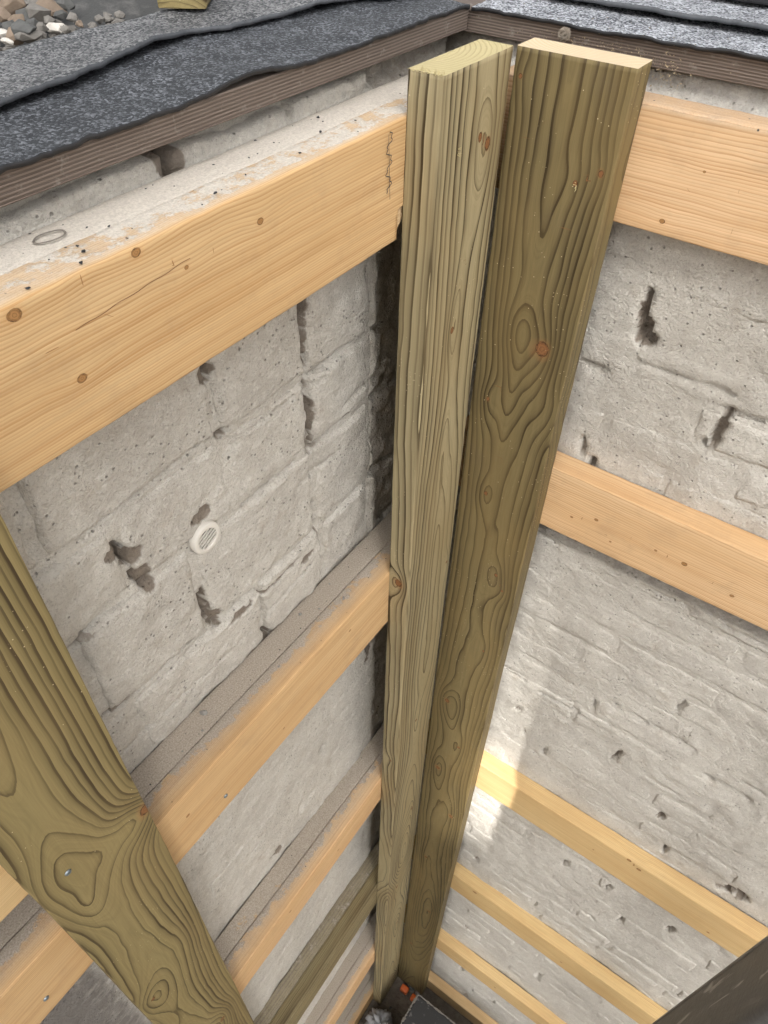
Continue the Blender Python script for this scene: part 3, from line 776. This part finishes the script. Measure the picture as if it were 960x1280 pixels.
X0, X1 = -.478, 1.45
def right_batten(label, zt, zb, mat, knots, seed, dust):
    ws = np.unique(np.concatenate([np.arange(0, .5 - X0, .008), np.arange(.5 - X0, X1 - X0, .05), [X1 - X0]]).round(4))
    me = board_mesh('single_batten', (X0, .942, zt), (0, 0, -1), (0, 1, 0), (1, 0, 0), zt - zb, .0445, X1 - X0, ws, fir_field(seed, .0025), [mat, M_end_fir], step=.006,
                    knots=[('f', zt - z, x - X0, r, A, s, s * 2.2, h) for (x, z, r, A, s, h) in knots], dust=dust, seed=seed * .53, warp=.0015)
    o = link('single_batten', me)
    tag(o, label, 'batten', 'single battens on the slotted brick wall')
    return o
nod = lambda U, V, W: (U < .004) * .35
right_batten('highest single batten, wide orange face in the shade of the plywood edge', -.272, -.412, M_fir_d, [(-.198, -.328, .0015, .5, .006, .2), (-.229, -.395, .003, 1.0, .012, .5), (-.03, -.37, .004, 1.2, .010, .5)], 31, nod)
right_batten('second single batten from the roof, clean pink-tinged top', -.836, -.975, M_fir, [(-.037, -.915, .004, 1.6, .014, .4), (-.086, -.914, .0022, 1.0, .008, .3), (.048, -.936, .003, 1, .009, .4), (-.194, -.907, .003, 1.0, .009, .3), (-.236, -.925, .0022, .8, .008, .2), (-.16, -.94, .0018, .7, .007, .2)], 34, None)
right_batten('third single batten from the roof, crossing behind the steel post', -1.935, -2.070, M_spruce, [(.143, -1.94, .005, 2.0, .012, .5), (.173, -1.955, .005, 1.6, .012, .4), (.379, -2.042, .003, 1, .01, .3), (.06, -2.0, .002, .7, .008, .2)], 37, None)
right_batten('fourth single batten from the roof, with a dark knot near the corner boards', -2.79, -2.925, M_spruce, [(-.20, -2.815, .006, 1.6, .012, .6), (.15, -2.88, .003, 1, .01, .3)], 41, None)
right_batten('fifth single batten from the roof', -3.57, -3.70, M_spruce, [(.0, -3.64, .004, 1, .01, .3)], 44, None)
right_batten('lowest single batten, just above the pit floor', -4.28, -4.41, M_spruce, [], 47, None)

# --- pencil squiggle, screws and dents on the timber
def ribbon(name, pts, w, mat, nrm, parent=None):
    pts = [np.array(p, float) for p in pts]; nrm = np.array(nrm, float)
    v, f = [], []
    for i, p in enumerate(pts):
        t = pts[min(i + 1, len(pts) - 1)] - pts[max(i - 1, 0)]; t /= np.linalg.norm(t) + 1e-9
        s_ = np.cross(t, nrm) * w / 2
        v += [p - s_, p + s_, p + nrm * w * .4]
    for i in range(len(pts) - 1):
        a = 3 * i; b = a + 3
        f += [(a, b, b + 2, a + 2), (a + 2, b + 2, b + 1, a + 1)]
    return link(name, mesh(name, v, f, mat), parent)
L1 = [o for o in col.objects if o.get('label', '').startswith('highest of the double')][0]
fb = [c for c in L1.children if c.name.startswith('front_board')][0]
xs = -.4815
sq = [(xs, .708 + .005 * math.sin(i * .55) + .0025 * math.sin(i * 1.7), -.282 - .0021 * i) for i in range(32)]
ribbon('pencil_mark', sq, .0011, M_pencil, (1, 0, 0), fb)
ribbon('pencil_mark', [(xs, .706 + .0003 * i, -.284 - .004 * i) for i in range(19)], .0006, M_pencil, (1, 0, 0), fb)
# drying crack along the front
rs = np.random.RandomState(5)
ck = [(xs - .0003, .28 + .005 * i, -.316 + .0004 * i + .0005 * math.sin(i * .9)) for i in range(26)]
ribbon('drying_crack', ck, .0007, plain('crack_shadow_wood', (0.26, 0.13, 0.05), 0.9, 0.3, 100), (1, 0, 0), fb)

def screw(p, nrm, r, parent):
    bm = bmesh.new()
    n = Vector(nrm)
    mt = Matrix.Translation(Vector(np.array(p) + OFF)) @ n.to_track_quat('Z', 'Y').to_matrix().to_4x4()
    bmesh.ops.create_cone(bm, cap_ends=True, segments=14, radius1=r, radius2=r * .82, depth=.0016, matrix=mt)
    for a in (0, math.pi / 2):
        bmesh.ops.create_cube(bm, size=1, matrix=mt @ Matrix.Rotation(a + .4, 4, 'Z') @ Matrix.Translation((0, 0, .0008)) @ Matrix.Diagonal((r * 1.1, r * .22, .0006, 1)))
    return link('screw', bm_mesh('screw', bm, M_screw), parent)
screw((-.4372, .048, -.866), (1, 0, 0), .0042, p_root)
L2 = [o for o in col.objects if o.get('label', '').startswith('double batten next below')][0]
f2 = [c for c in L2.children if c.name.startswith('front_board')][0]
screw((-.4822, .286, -1.172), (1, 0, 0), .0042, f2)
screw((-.4822, -.055, -1.165), (1, 0, 0), .0042, f2)

# --- splinters on the pale corner board's sawn end, chips round its screw holes
def slivers(name, n, fn, parent, mat):
    v, f = [], []
    for i in range(n):
        p, d, L_, w = fn(i)
        p = np.array(p); d = np.array(d) / np.linalg.norm(d)
        s_ = np.cross(d, np.array([.3, .5, .8])); s_ /= np.linalg.norm(s_); t_ = np.cross(d, s_)
        b = len(v)
        v += [p + s_ * w, p - s_ * w * .5 + t_ * w * .8, p - s_ * w * .5 - t_ * w * .8, p + d * L_]
        f += [(b, b + 1, b + 3), (b + 1, b + 2, b + 3), (b + 2, b, b + 3), (b, b + 2, b + 1)]
    o = link(name, mesh(name, v, f, mat, smooth=False), parent); o['kind'] = 'stuff'
    return o
rs = np.random.RandomState(9)
slivers('frayed_splinters', 46, lambda i: ((-.483 + .043 * rs.rand(), .742 + .010 * rs.rand() ** 2 , TOP - .001), (.2 * rs.randn(), -.3 + .2 * rs.randn(), 1 if rs.rand() > .3 else .1), .003 + .005 * rs.rand(), .0005), l_root, M_end_l)
def chips(px, pz, root, plane):
    def fn(i):
        a = rs.rand() * 6.28; q = .004 * rs.rand()
        if plane == 'R': return (px + q * math.cos(a), .8965, pz + q * math.sin(a) * 1.3), (.5 * math.cos(a), -1, .6 * math.sin(a)), .0015 + .003 * rs.rand(), .0006
        return (-.4375, px + q * math.cos(a), pz + q * math.sin(a) * 1.3), (1, .5 * math.cos(a), .6 * math.sin(a)), .0015 + .003 * rs.rand(), .0006
    slivers('torn_fibres', 15, fn, root, M_end_l)
chips(-.332, -.362, r_root, 'R')
chips(.785, -.315, l_root, 'L')

# ------------------------------------------------------------------ round vent
def build_vent():
    c = np.array((-.573 + .0010, .4255, -.7405))
    root = empty('round_vent', c)
    tag(root, 'small round off-white louvred vent set in the grey masonry', 'vent')
    Rv = .031
    bm = bmesh.new()
    prof = [(.0160, -.001), (.0160, .0018), (.0172, .0024), (.0222, .0021), (.0240, .0010), (.0244, -.006), (.0244, -.014), (.0160, -.014)]
    n = 48; rings = []
    rot = R(24)
    def P(y, z, h):
        yy = y * math.cos(rot) - z * math.sin(rot); zz = y * math.sin(rot) + z * math.cos(rot)
        return Vector(np.array((c[0] + h, c[1] + yy, c[2] + zz)) + OFF)
    for r_, h in prof: rings.append([bm.verts.new(P(r_ * math.cos(2 * math.pi * k / n), r_ * math.sin(2 * math.pi * k / n), h)) for k in range(n)])
    for i in range(len(prof)):
        a, b = rings[i], rings[(i + 1) % len(prof)]
        for k in range(n): bm.faces.new((a[k], a[(k + 1) % n], b[(k + 1) % n], b[k]))
    link('rim', bm_mesh('rim', bm, M_vent, True), root)
    bm = bmesh.new()
    vs = [bm.verts.new(P(.0161 * math.cos(2 * math.pi * k / n), .0161 * math.sin(2 * math.pi * k / n), -.0135)) for k in range(n)]
    bm.faces.new(vs)
    link('duct_back', bm_mesh('duct_back', bm, M_hole), root)
    for k in range(5):
        z = -.0116 + k * .0058
        hw = math.sqrt(max(.0161 ** 2 - z ** 2, 1e-6))
        bm = bmesh.new()
        a = [(-hw, z - .0009, .0018), (hw, z - .0009, .0018), (hw, z + .0009, .0020), (-hw, z + .0009, .0020), (-hw, z - .0008, .0004), (hw, z - .0008, .0004), (hw, z + .0008, .0004), (-hw, z + .0008, .0004)]
        v = [bm.verts.new(P(*q)) for q in a]
        for q in ((0, 1, 2, 3), (0, 1, 5, 4), (3, 2, 6, 7), (4, 5, 6, 7), (0, 3, 7, 4), (1, 2, 6, 5)): bm.faces.new([v[i] for i in q])
        link('louvre', bm_mesh('louvre', bm, M_vent), root)
build_vent()

# ------------------------------------------------------------------ roof edge: plywood, felt
def ply(name, label, lo, hi):
    bm = bmesh.new(); bm_box(bm, lo, hi, .0012, 1)
    o = link(name, bm_mesh(name, bm, M_ply)); tag(o, label, 'plywood'); return o
ply('plywood_sheet', 'weathered plywood roof edge above the double battens', (-.785, -1.5, -.2465), (-.560, .999, -.2215))
ply('plywood_sheet', 'weathered plywood roof edge above the single battens, sawdust on it', (-.86, 1.0015, -.250), (1.5, 1.6, -.2235))

def felt(name, label, edge, s0, s1, back, mk, z, th, mats, lift, seed, res=.008):
    """edge(t) gives the front edge of the sheet along t; mk maps (t, depth) to x, y"""
    T_ = np.arange(s0, s1 + res, res); nd = 26
    D = np.linspace(0, 1, nd) ** 1.2
    TT, DD = np.meshgrid(T_, D, indexing='ij')
    e = edge(TT) + .0022 * fbm(TT * 70, 0 * TT + seed, 0 * TT, 4)
    dd = e + (back - e) * DD
    x, y = mk(TT, dd)
    zz = z + th + lift(TT, np.abs(dd - e)) + .0030 * fbm(TT * 19, dd * 19, 0 * TT + seed, 3) + .0008 * fbm(TT * 150, dd * 150, 0 * TT + seed, 2)
    topv = np.stack([x, y, zz], -1)
    botv = np.stack([x, y, zz - th], -1)
    n, m = TT.shape
    v = np.concatenate([topv.reshape(-1, 3), botv.reshape(-1, 3)])
    f, mi = [], []
    N_ = n * m
    for i in range(n - 1):
        for j in range(m - 1):
            q = (i * m + j, (i + 1) * m + j, (i + 1) * m + j + 1, i * m + j + 1)
            f.append(q); mi.append(0); f.append(tuple(N_ + k for k in q[::-1])); mi.append(1)
        a, b = i * m, (i + 1) * m
        f.append((a, a + N_, b + N_, b)); mi.append(1)
        a, b = i * m + m - 1, (i + 1) * m + m - 1
        f.append((b, b + N_, a + N_, a)); mi.append(1)
    for j in range(m - 1):
        f.append((j + 1, j + 1 + N_, j + N_, j)); mi.append(1)
        k = (n - 1) * m
        f.append((k + j, k + j + N_, k + j + 1 + N_, k + j + 1)); mi.append(1)
    me = mesh(name, v, f, mats, mat_idx=mi)
    bm = bmesh.new(); bm.from_mesh(me); bmesh.ops.recalc_face_normals(bm, faces=bm.faces); bm.to_mesh(me); bm.free()
    o = link(name, me); tag(o, label, 'roofing felt'); return o
mkL = lambda t, d: (d, t)
mkR = lambda t, d: (t, d)
def bumpL(t, dist): return .007 * np.exp(-((t - .58) / .045) ** 2) * np.exp(-(dist / .05) ** 2)
felt('roofing_felt', 'dark blue-grey mineral felt along the roof edge above the double battens', lambda t: -.556 + .002 * vn(t * 6, 0 * t, 0 * t), -1.3, .995, -.782, mkL, -.2212, .0045, [M_felt, M_bitumen], bumpL, 1.0, .004)
def edgeUL(t): return np.interp(t, [-1.3, .2, .375, .467, .56, .65, .694, .76, .891, .918, 1.0, 1.3], [-.65, -.648, -.653, -.664, -.69, -.708, -.690, -.684, -.668, -.640, -.625, -.62])
felt('roofing_felt', 'worn pale grey upper felt strip with a wavy torn edge, beside the gravel', edgeUL, -1.3, .99, -.79, mkL, -.2160, .0050, [M_felt_up, M_felt_edge], lambda t, d: .004 * np.exp(-(d / .03) ** 2) * (1 + fbm(t * 9, 0 * t, 0 * t, 2)) + .002, 6.0)
felt('roofing_felt', 'sheen-painted mineral felt along the roof edge above the single battens', lambda t: .996 + .002 * vn(t * 7, 0 * t + 4, 0 * t), -.555, 1.4, 1.35, mkR, -.2232, .0045, [M_felt_sheen, M_bitumen], lambda t, d: 0 * t, 12.0)
felt('roofing_felt', 'upper felt layer lapped over the felt behind the olive board', lambda t: 1.078 + .003 * vn(t * 5, 0 * t + 8, 0 * t), -.70, 1.4, 1.45, mkR, -.2180, .0055, [M_felt_sheen, M_felt_edge], lambda t, d: .004 * np.exp(-(d / .03) ** 2) + .002, 18.0)

# ------------------------------------------------------------------ what lies on the roof
def stone_mesh(name, seed, sx, sy, sz, mat, at=(0, 0, 0), rz=0.0, sub=3):
    """an angular pebble: the hull of scattered points, edges rubbed round"""
    r_ = np.random.RandomState(int(seed * 10) + 5)
    n = 9 + 3 * sub
    P = r_.randn(n, 3); P /= np.linalg.norm(P, axis=1)[:, None]
    P *= (.82 + .36 * r_.rand(n))[:, None]
    bm = bmesh.new()
    vs = [bm.verts.new(p) for p in P]
    h = bmesh.ops.convex_hull(bm, input=vs)
    junk = list({v for v in h.get('geom_interior', []) + h.get('geom_unused', []) if isinstance(v, bmesh.types.BMVert)})
    if junk: bmesh.ops.delete(bm, geom=junk, context='VERTS')
    if sub >= 2: bmesh.ops.bevel(bm, geom=list(bm.edges), offset=.11, segments=2, affect='EDGES', profile=.5, clamp_overlap=True)
    c, s_ = math.cos(rz), math.sin(rz)
    for v in bm.verts:
        p = np.array(v.co) * np.array((sx, sy, sz))
        v.co = Vector(np.array((p[0] * c - p[1] * s_, p[0] * s_ + p[1] * c, p[2])) + np.array(at) + OFF)
    return bm_mesh(name, bm, mat, False)
M_st = [plain('pebble_grey', (0.20, 0.185, 0.165), 0.8, 0.4, 80, 0.4, 0.002), plain('pebble_brown', (0.24, 0.18, 0.13), 0.8, 0.4, 60, 0.4, 0.002), plain('pebble_slate', (0.10, 0.10, 0.095), 0.75, 0.4, 90, 0.4, 0.002)]
M_white = plain('pebble_white', (0.62, 0.58, 0.52), 0.75, 0.4, 60, 0.4, 0.002, c2=(0.35, 0.32, 0.28), thr=(0.5, 0.7))
def px(x, y, z):
    d = RC @ np.array([(x - 480) / 926.4, (y - 640) / 926.4, 1.0]); return d * (z / d[2])
stones = [(60, 12, 26, 1, .9), (20, 45, 20, 1, 1.6), (35, 42, 22, 0, 1.3), (32, 20, 18, 2, .4), (50, 35, 16, 0, .6), (30, 40, 26, 2, .2), (70, 35, 17, 3, .9), (46, 15, 24, 0, .3), (14, 8, 26, 1, .7),
          (4, 40, 14, 3, 1.5), (8, 52, 11, 3, .3), (82, 37, 10, 0, 1.2), (55, 44, 8, 0, 0.), (12, 33, 14, 2, .8), (75, 18, 11, 2, 1.2), (62, 25, 12, 0, 1.9), (22, 26, 17, 1, 1.1), (40, 30, 14, 2, .2), (90, 22, 12, 0, .5), (3, 20, 18, 1, .2), (100, 30, 9, 1, .1), (28, 4, 22, 0, 1.0), (80, 5, 18, 2, .3), (48, 2, 16, 0, .8)]
for i, (x, y, s_, mi, rz) in enumerate(stones):
    p = px(x, y, -.232 + .004 * (i % 3))
    sc_ = s_ * np.linalg.norm(p) / 926.4 * .5
    w_ = mi == 3
    o = link('pebble', stone_mesh('pebble', i * 3.1, sc_ * 1.25, sc_ * .85, sc_ * .75, M_white if w_ else M_st[mi], p, rz))
    tag(o, {6: 'largest chalky white pebble in the gravel heap', 9: 'upper of two white pebbles at the left frame edge', 10: 'lower of two white pebbles at the left frame edge'}[i] if w_ else ('brown pebble in the gravel heap' if mi == 1 else ('dark slate pebble in the gravel heap' if mi == 2 else 'mid grey pebble in the gravel heap')), 'pebble', ['grey pebbles', 'brown pebbles', 'slate pebbles', 'white pebbles'][mi])
# fine gravel between them
bm = bmesh.new()
for i in range(260):
    p = px(random.uniform(-60, 150), random.uniform(-60, 62), -.252 + random.uniform(0, .012))
    if p[0] > -.80: p[0] = -.80 - random.uniform(0, .25)
    q = random.uniform(.003, .009)
    r_ = bmesh.ops.create_icosphere(bm, subdivisions=1, radius=q, matrix=Matrix.Translation(Vector(p + OFF)) @ Matrix.Rotation(random.random() * 6, 4, 'Z') @ Matrix.Diagonal((1.3, .8, .7, 1)))
    for v in r_['verts']: v.co += Vector((random.uniform(-1, 1), random.uniform(-1, 1), random.uniform(-1, 1))) * q * .2
o = link('gravel', bm_mesh('gravel', bm, M_st[0])); tag(o, 'fine grey gravel around the pebble heap', 'gravel', kind='stuff')
# dark membrane hump behind the worn felt
def hump():
    T_ = np.linspace(.60, 1.5, 60); D = np.linspace(-.835, -1.5, 40)
    TT, DD = np.meshgrid(T_, D, indexing='ij')
    zz = -.262 + .06 * sstep(-.85, -1.15, DD) * sstep(.60, .78, TT) + .006 * fbm(TT * 9, DD * 9, 0 * TT, 3)
    n, m = TT.shape
    v = np.stack([DD, TT, zz], -1).reshape(-1, 3); v2 = v.copy(); v2[:, 2] = -.31
    f = []
    N_ = n * m
    for i in range(n - 1):
        for j in range(m - 1):
            q = (i * m + j, i * m + j + 1, (i + 1) * m + j + 1, (i + 1) * m + j); f.append(q); f.append(tuple(N_ + k for k in q[::-1]))
    for i in range(n - 1):
        for j0 in (0, m - 1): f.append((i * m + j0, (i + 1) * m + j0, N_ + (i + 1) * m + j0, N_ + i * m + j0))
    for j in range(m - 1):
        for i0 in (0, n - 1): f.append((i0 * m + j, i0 * m + j + 1, N_ + i0 * m + j + 1, N_ + i0 * m + j))
    me = mesh('roof_membrane', np.concatenate([v, v2]), f, M_membrane)
    bm = bmesh.new(); bm.from_mesh(me); bmesh.ops.recalc_face_normals(bm, faces=bm.faces); bm.to_mesh(me); bm.free()
    o = link('roof_membrane', me); tag(o, 'dusty dark grey membrane humped up behind the worn felt', 'membrane')
hump()
# offcut of decking behind the felt
p = px(236, 2, -.20)
dk = link('decking_offcut', board_mesh('decking_offcut', p + np.array((-.02, -.03, .02)), (.80, .60, 0), (.0, .0, -1), (-.60, .80, 0), .055, .024, .5, np.linspace(0, .5, 40), log(.02, .09, .006, .01, .01, 8.0), [M_plank, M_plank], seed=2.0))
tag(dk, 'pale olive decking offcut lying behind the worn felt strip', 'board')
# black pad in the far corner of the roof
bm = bmesh.new(); q = px(935, 2, -.205); bm_box(bm, (q[0] - .05, q[1], -.2065), (q[0] + .14, q[1] + .08, -.190), .003, 2)
tag(link('rubber_pad', bm_mesh('rubber_pad', bm, M_bitumen)), 'black rubber pad on the lapped felt at the frame edge', 'pad')

# ------------------------------------------------------------------ sawdust and fluff
def flakes(name, label, n, fn, mat, smin, smax):
    v, f = [], []
    for i in range(n):
        p = np.array(fn(i)); q = smin + (smax - smin) * rs.rand() ** 2
        e1 = rs.randn(3); e1 /= np.linalg.norm(e1); e2 = np.cross(e1, rs.randn(3)); e2 /= np.linalg.norm(e2)
        n_ = np.cross(e1, e2)
        b = len(v)
        v += [p - e1 * q, p + e2 * q * .4, p + e1 * q + n_ * q * .5, p - e2 * q * .4 + n_ * q * .3]
        f += [(b, b + 1, b + 2), (b, b + 2, b + 3), (b, b + 3, b + 1), (b + 1, b + 3, b + 2)]
    o = link(name, mesh(name, v, f, mat, smooth=False)); tag(o, label, 'sawdust', kind='stuff'); return o
flakes('sawdust', 'sawdust caught on the plywood edge behind the olive board', 210, lambda i: (-.375 + .05 * rs.randn(), .999 + .004 * abs(rs.randn()) * -1, -.243 + .012 * rs.rand()), M_sawdust, .0005, .0015)
flakes('sawdust', 'pale shavings caught beside the right top corner of the olive board', 170, lambda i: (-.283 + .013 * rs.randn(), .985 + .008 * rs.randn(), -.249 + .010 * rs.randn()), M_sawdust, .0005, .0020)
flakes('sawdust', 'specks of sawdust scattered on the felt above the single battens', 160, lambda i: (-.30 + .28 * rs.randn(), 1.02 + .03 * rs.randn(), -.2155 + .001 * rs.rand()), M_sawdust, .0004, .0012)
def fluff():
    c = np.array((-.419, .990, -.2305)); v, f = [], []
    for i in range(420):
        d = rs.randn(3); d /= np.linalg.norm(d)
        p = c + d * .0062 * rs.rand() ** .5; t = np.cross(d, rs.randn(3)); t /= np.linalg.norm(t)
        L_ = .003 + .004 * rs.rand(); w = .00022
        s_ = np.cross(t, d) * w; b = len(v)
        v += [p - t * L_ - s_, p - t * L_ + s_, p + t * L_ + d * w, p + d * .002]
        f += [(b, b + 1, b + 3), (b + 1, b + 2, b + 3), (b + 2, b, b + 3), (b, b + 2, b + 1)]
    o = link('fluff_ball', mesh('fluff_ball', v, f, M_web, smooth=False)); tag(o, 'small ball of dusty fluff on the plywood edge over the olive board', 'fluff')
fluff()
# crumbs on the highest double batten
for i in range(34):
    y = random.uniform(.24, .70); x = random.uniform(-.565, -.49)
    q = random.choice((.0007, .0009, .0011, .0013, .0018))
    o = link('bitumen_crumb', stone_mesh('bitumen_crumb', i * 2.2, q * 1.4, q, q * .6, M_bitumen, (x, y, -.2735), random.random() * 3, 1))
    tag(o, 'black bitumen crumb lying on the white-dusted highest double batten', 'crumb', 'black crumbs on the highest double batten')
# mortar crumbs on the dusty ledge below the vent
for i, (y, q) in enumerate([(.335, .0055), (.312, .002), (.468, .0022), (.571, .003), (.60, .002), (.643, .0035), (.655, .002), (.27, .0018)]):
    o = link('mortar_crumb', stone_mesh('mortar_crumb', i * 5.2, q * 1.3, q, q * .8, M_mortarbit, (-.545 + .02 * (i % 3) - .01, y, -1.0545), i, 2))
    tag(o, 'grey mortar crumb on the dusty ledge next below the vent', 'crumb', 'mortar crumbs on the ledge below the vent')
# dark coin-like stain disc on the highest double batten: a dried drip
def drip():
    n = 40; bm = bmesh.new(); c = (-.549, .322, -.2751)
    o_ = []
    for r_, h in ((1.0, -.0002), (.93, .0007), (.84, -.0002)):
        o_.append([bm.verts.new(Vector(np.array((c[0] + .0085 * r_ * math.cos(a) * (1 + .08 * math.sin(2 * a)), c[1] + .015 * r_ * math.sin(a), c[2] + h)) + OFF)) for a in np.linspace(0, 2 * math.pi, n, endpoint=False)])
    for i in range(2):
        for k in range(n): bm.faces.new((o_[i][k], o_[i][(k + 1) % n], o_[i + 1][(k + 1) % n], o_[i + 1][k]))
    me = bm_mesh('dried_drip', bm, plain('drip_rim', (0.22, 0.19, 0.155), .8, .5, 200), True)
    tag(link('dried_drip', me), 'thin dark oval ring of a dried drip on the highest double batten', 'drip')
drip()

# ------------------------------------------------------------------ steel post beside the viewer
def steel_post():
    cx, cy = .214, .440
    root = empty('steel_post', (cx + .05, cy, FLOOR)); tag(root, 'scuffed dark steel post with rounded corner, near the viewer', 'post')
    def sect(pts, name, z0, z1, mat):
        v, f = [], []
        zs_ = np.linspace(z1, z0, 40); n = len(pts)
        for z in zs_:
            for (x, y) in pts: v.append((x, y, z))
        for i in range(len(zs_) - 1):
            for j in range(n): f.append((i * n + j, i * n + (j + 1) % n, (i + 1) * n + (j + 1) % n, (i + 1) * n + j))
        f.append(tuple(range(n))); f.append(tuple(range((len(zs_) - 1) * n, len(zs_) * n))[::-1])
        me = mesh(name, v, f, mat)
        bm = bmesh.new(); bm.from_mesh(me); bmesh.ops.recalc_face_normals(bm, faces=bm.faces); bm.to_mesh(me); bm.free()
        o = link(name, me, root); return o
    r_ = .010; w, d = .13, .10
    pts = []
    for (ax, ay, s0) in ((cx + r_, cy - r_, 90), (cx + r_, cy - d + r_, 180), (cx + w - r_, cy - d + r_, 270), (cx + w - r_, cy - r_, 0)):
        for k in range(7):
            a = R(s0 + 15 * k); pts.append((ax + r_ * math.cos(a), ay + r_ * math.sin(a)))
    sect(pts, 'shaft', FLOOR, -.45, M_steel)
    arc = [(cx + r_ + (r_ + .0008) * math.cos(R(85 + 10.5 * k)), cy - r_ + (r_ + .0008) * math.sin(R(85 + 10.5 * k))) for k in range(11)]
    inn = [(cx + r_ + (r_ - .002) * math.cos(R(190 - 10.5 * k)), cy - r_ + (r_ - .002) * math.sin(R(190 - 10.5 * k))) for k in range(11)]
    sect(arc + inn, 'worn_highlight_corner', FLOOR + .02, -.452, plain('rubbed_highlight_steel', (0.20, 0.185, 0.165), 0.5, 0.5, 25, 0.3, 0.002, c2=(0.10, 0.093, 0.083)))  # paler corner strip: rim highlight painted in along with the wear
    bm = bmesh.new(); bm_box(bm, (cx - .04, cy - d - .04, FLOOR - .005), (cx + w + .04, cy + .04, FLOOR + .012), .002, 1)
    link('base_plate', bm_mesh('base_plate', bm, M_steel), root)
steel_post()

# ------------------------------------------------------------------ on the pit floor
def black_box():
    root = empty('black_case', (-.02, .60, FLOOR)); tag(root, 'black case with chalky worn edges in the corner of the pit floor', 'case')
    bm = bmesh.new(); bm_box(bm, (-.276, .40, FLOOR), (.25, .811, -4.11), .010, 3)
    s = NT('worn_black_plastic')
    tc = s.n('TexCoord').outputs['Object']
    a = s.noise(tc, 30, 5, .7)
    c = s.mix(s.ramp(a, [(.58, 0.), (.70, .8)]), (.025, .025, .026), (.28, .27, .26))
    s.put(s.b.inputs['Base Color'], c); s.b.inputs['Roughness'].default_value = .5
    link('body', bm_mesh('body', bm, s.m), root)
    bm = bmesh.new(); bm_box(bm, (-.280, .396, -4.108), (.254, .815, -4.05), .008, 3)
    lid = link('lid', bm_mesh('lid', bm, s.m), root)
    bm = bmesh.new()
    me = None
    v, f = [], []
    for (p0, p1) in (((-.281, .40, -4.051), (-.281, .812, -4.051)), ((-.278, .816, -4.051), (.25, .816, -4.051))):
        p0, p1 = np.array(p0), np.array(p1); nrm = np.array([-1, 0, .8]) if p0[0] == p1[0] else np.array([0, 1, .8]); nrm = nrm / np.linalg.norm(nrm)
        side = np.cross((p1 - p0) / np.linalg.norm(p1 - p0), nrm)
        m = 60; b = len(v)
        for i in range(m + 1):
            p = p0 + (p1 - p0) * i / m; w = max(0.0, .006 + .009 * rs.randn() * .5)
            v += [p + side * w, p - side * w, p + nrm * .003]
        for i in range(m):
            k = b + 3 * i; f += [(k, k + 3, k + 5, k + 2), (k + 2, k + 5, k + 4, k + 1)]
    bm.free()
    link('worn_edge', mesh('worn_edge', v, f, M_mortarbit, smooth=False), lid)
black_box()
for (x, y, lab) in ((-.375, .868, 'orange plastic wedge at the foot of the pale corner board'), (-.31, .862, 'orange plastic wedge at the foot of the olive corner board')):
    bm = bmesh.new(); bm_box(bm, (x - .02, y - .015, FLOOR - .01), (x + .02, y + .015, FLOOR + .035), .006, 2)
    tag(link('plastic_wedge', bm_mesh('plastic_wedge', bm, M_orange, True)), lab, 'wedge')
def bag():
    bm = bmesh.new(); bmesh.ops.create_icosphere(bm, subdivisions=4, radius=1.0)
    co = np.array([v.co[:] for v in bm.verts])
    rdg = 1 - np.abs(fbm(co[:, 0] * 1.8, co[:, 1] * 1.8, co[:, 2] * 1.8, 3)) * 1.3
    co = co * rdg[:, None] * np.array((.085, .075, .075)) + np.array((-.385, .665, FLOOR + .055))
    for v, p in zip(bm.verts, co): v.co = Vector(p + OFF)
    tag(link('plastic_bag', bm_mesh('plastic_bag', bm, M_bag, True)), 'crumpled grey-white plastic bag on the floor beside the black case', 'bag')
bag()
for i in range(14):
    x = random.uniform(-.46, -.30); y = random.uniform(.55, .90); q = random.uniform(.006, .018)
    o = link('rubble_piece', stone_mesh('rubble_piece', i * 2.7, q * 1.3, q, q * .8, random.choice([M_mortarbit, M_st[2], M_st[1]]), (x, y, FLOOR + q * .3), i, 2))
    tag(o, 'small rubble piece on the dark floor at the corner', 'rubble', 'rubble pieces on the pit floor')
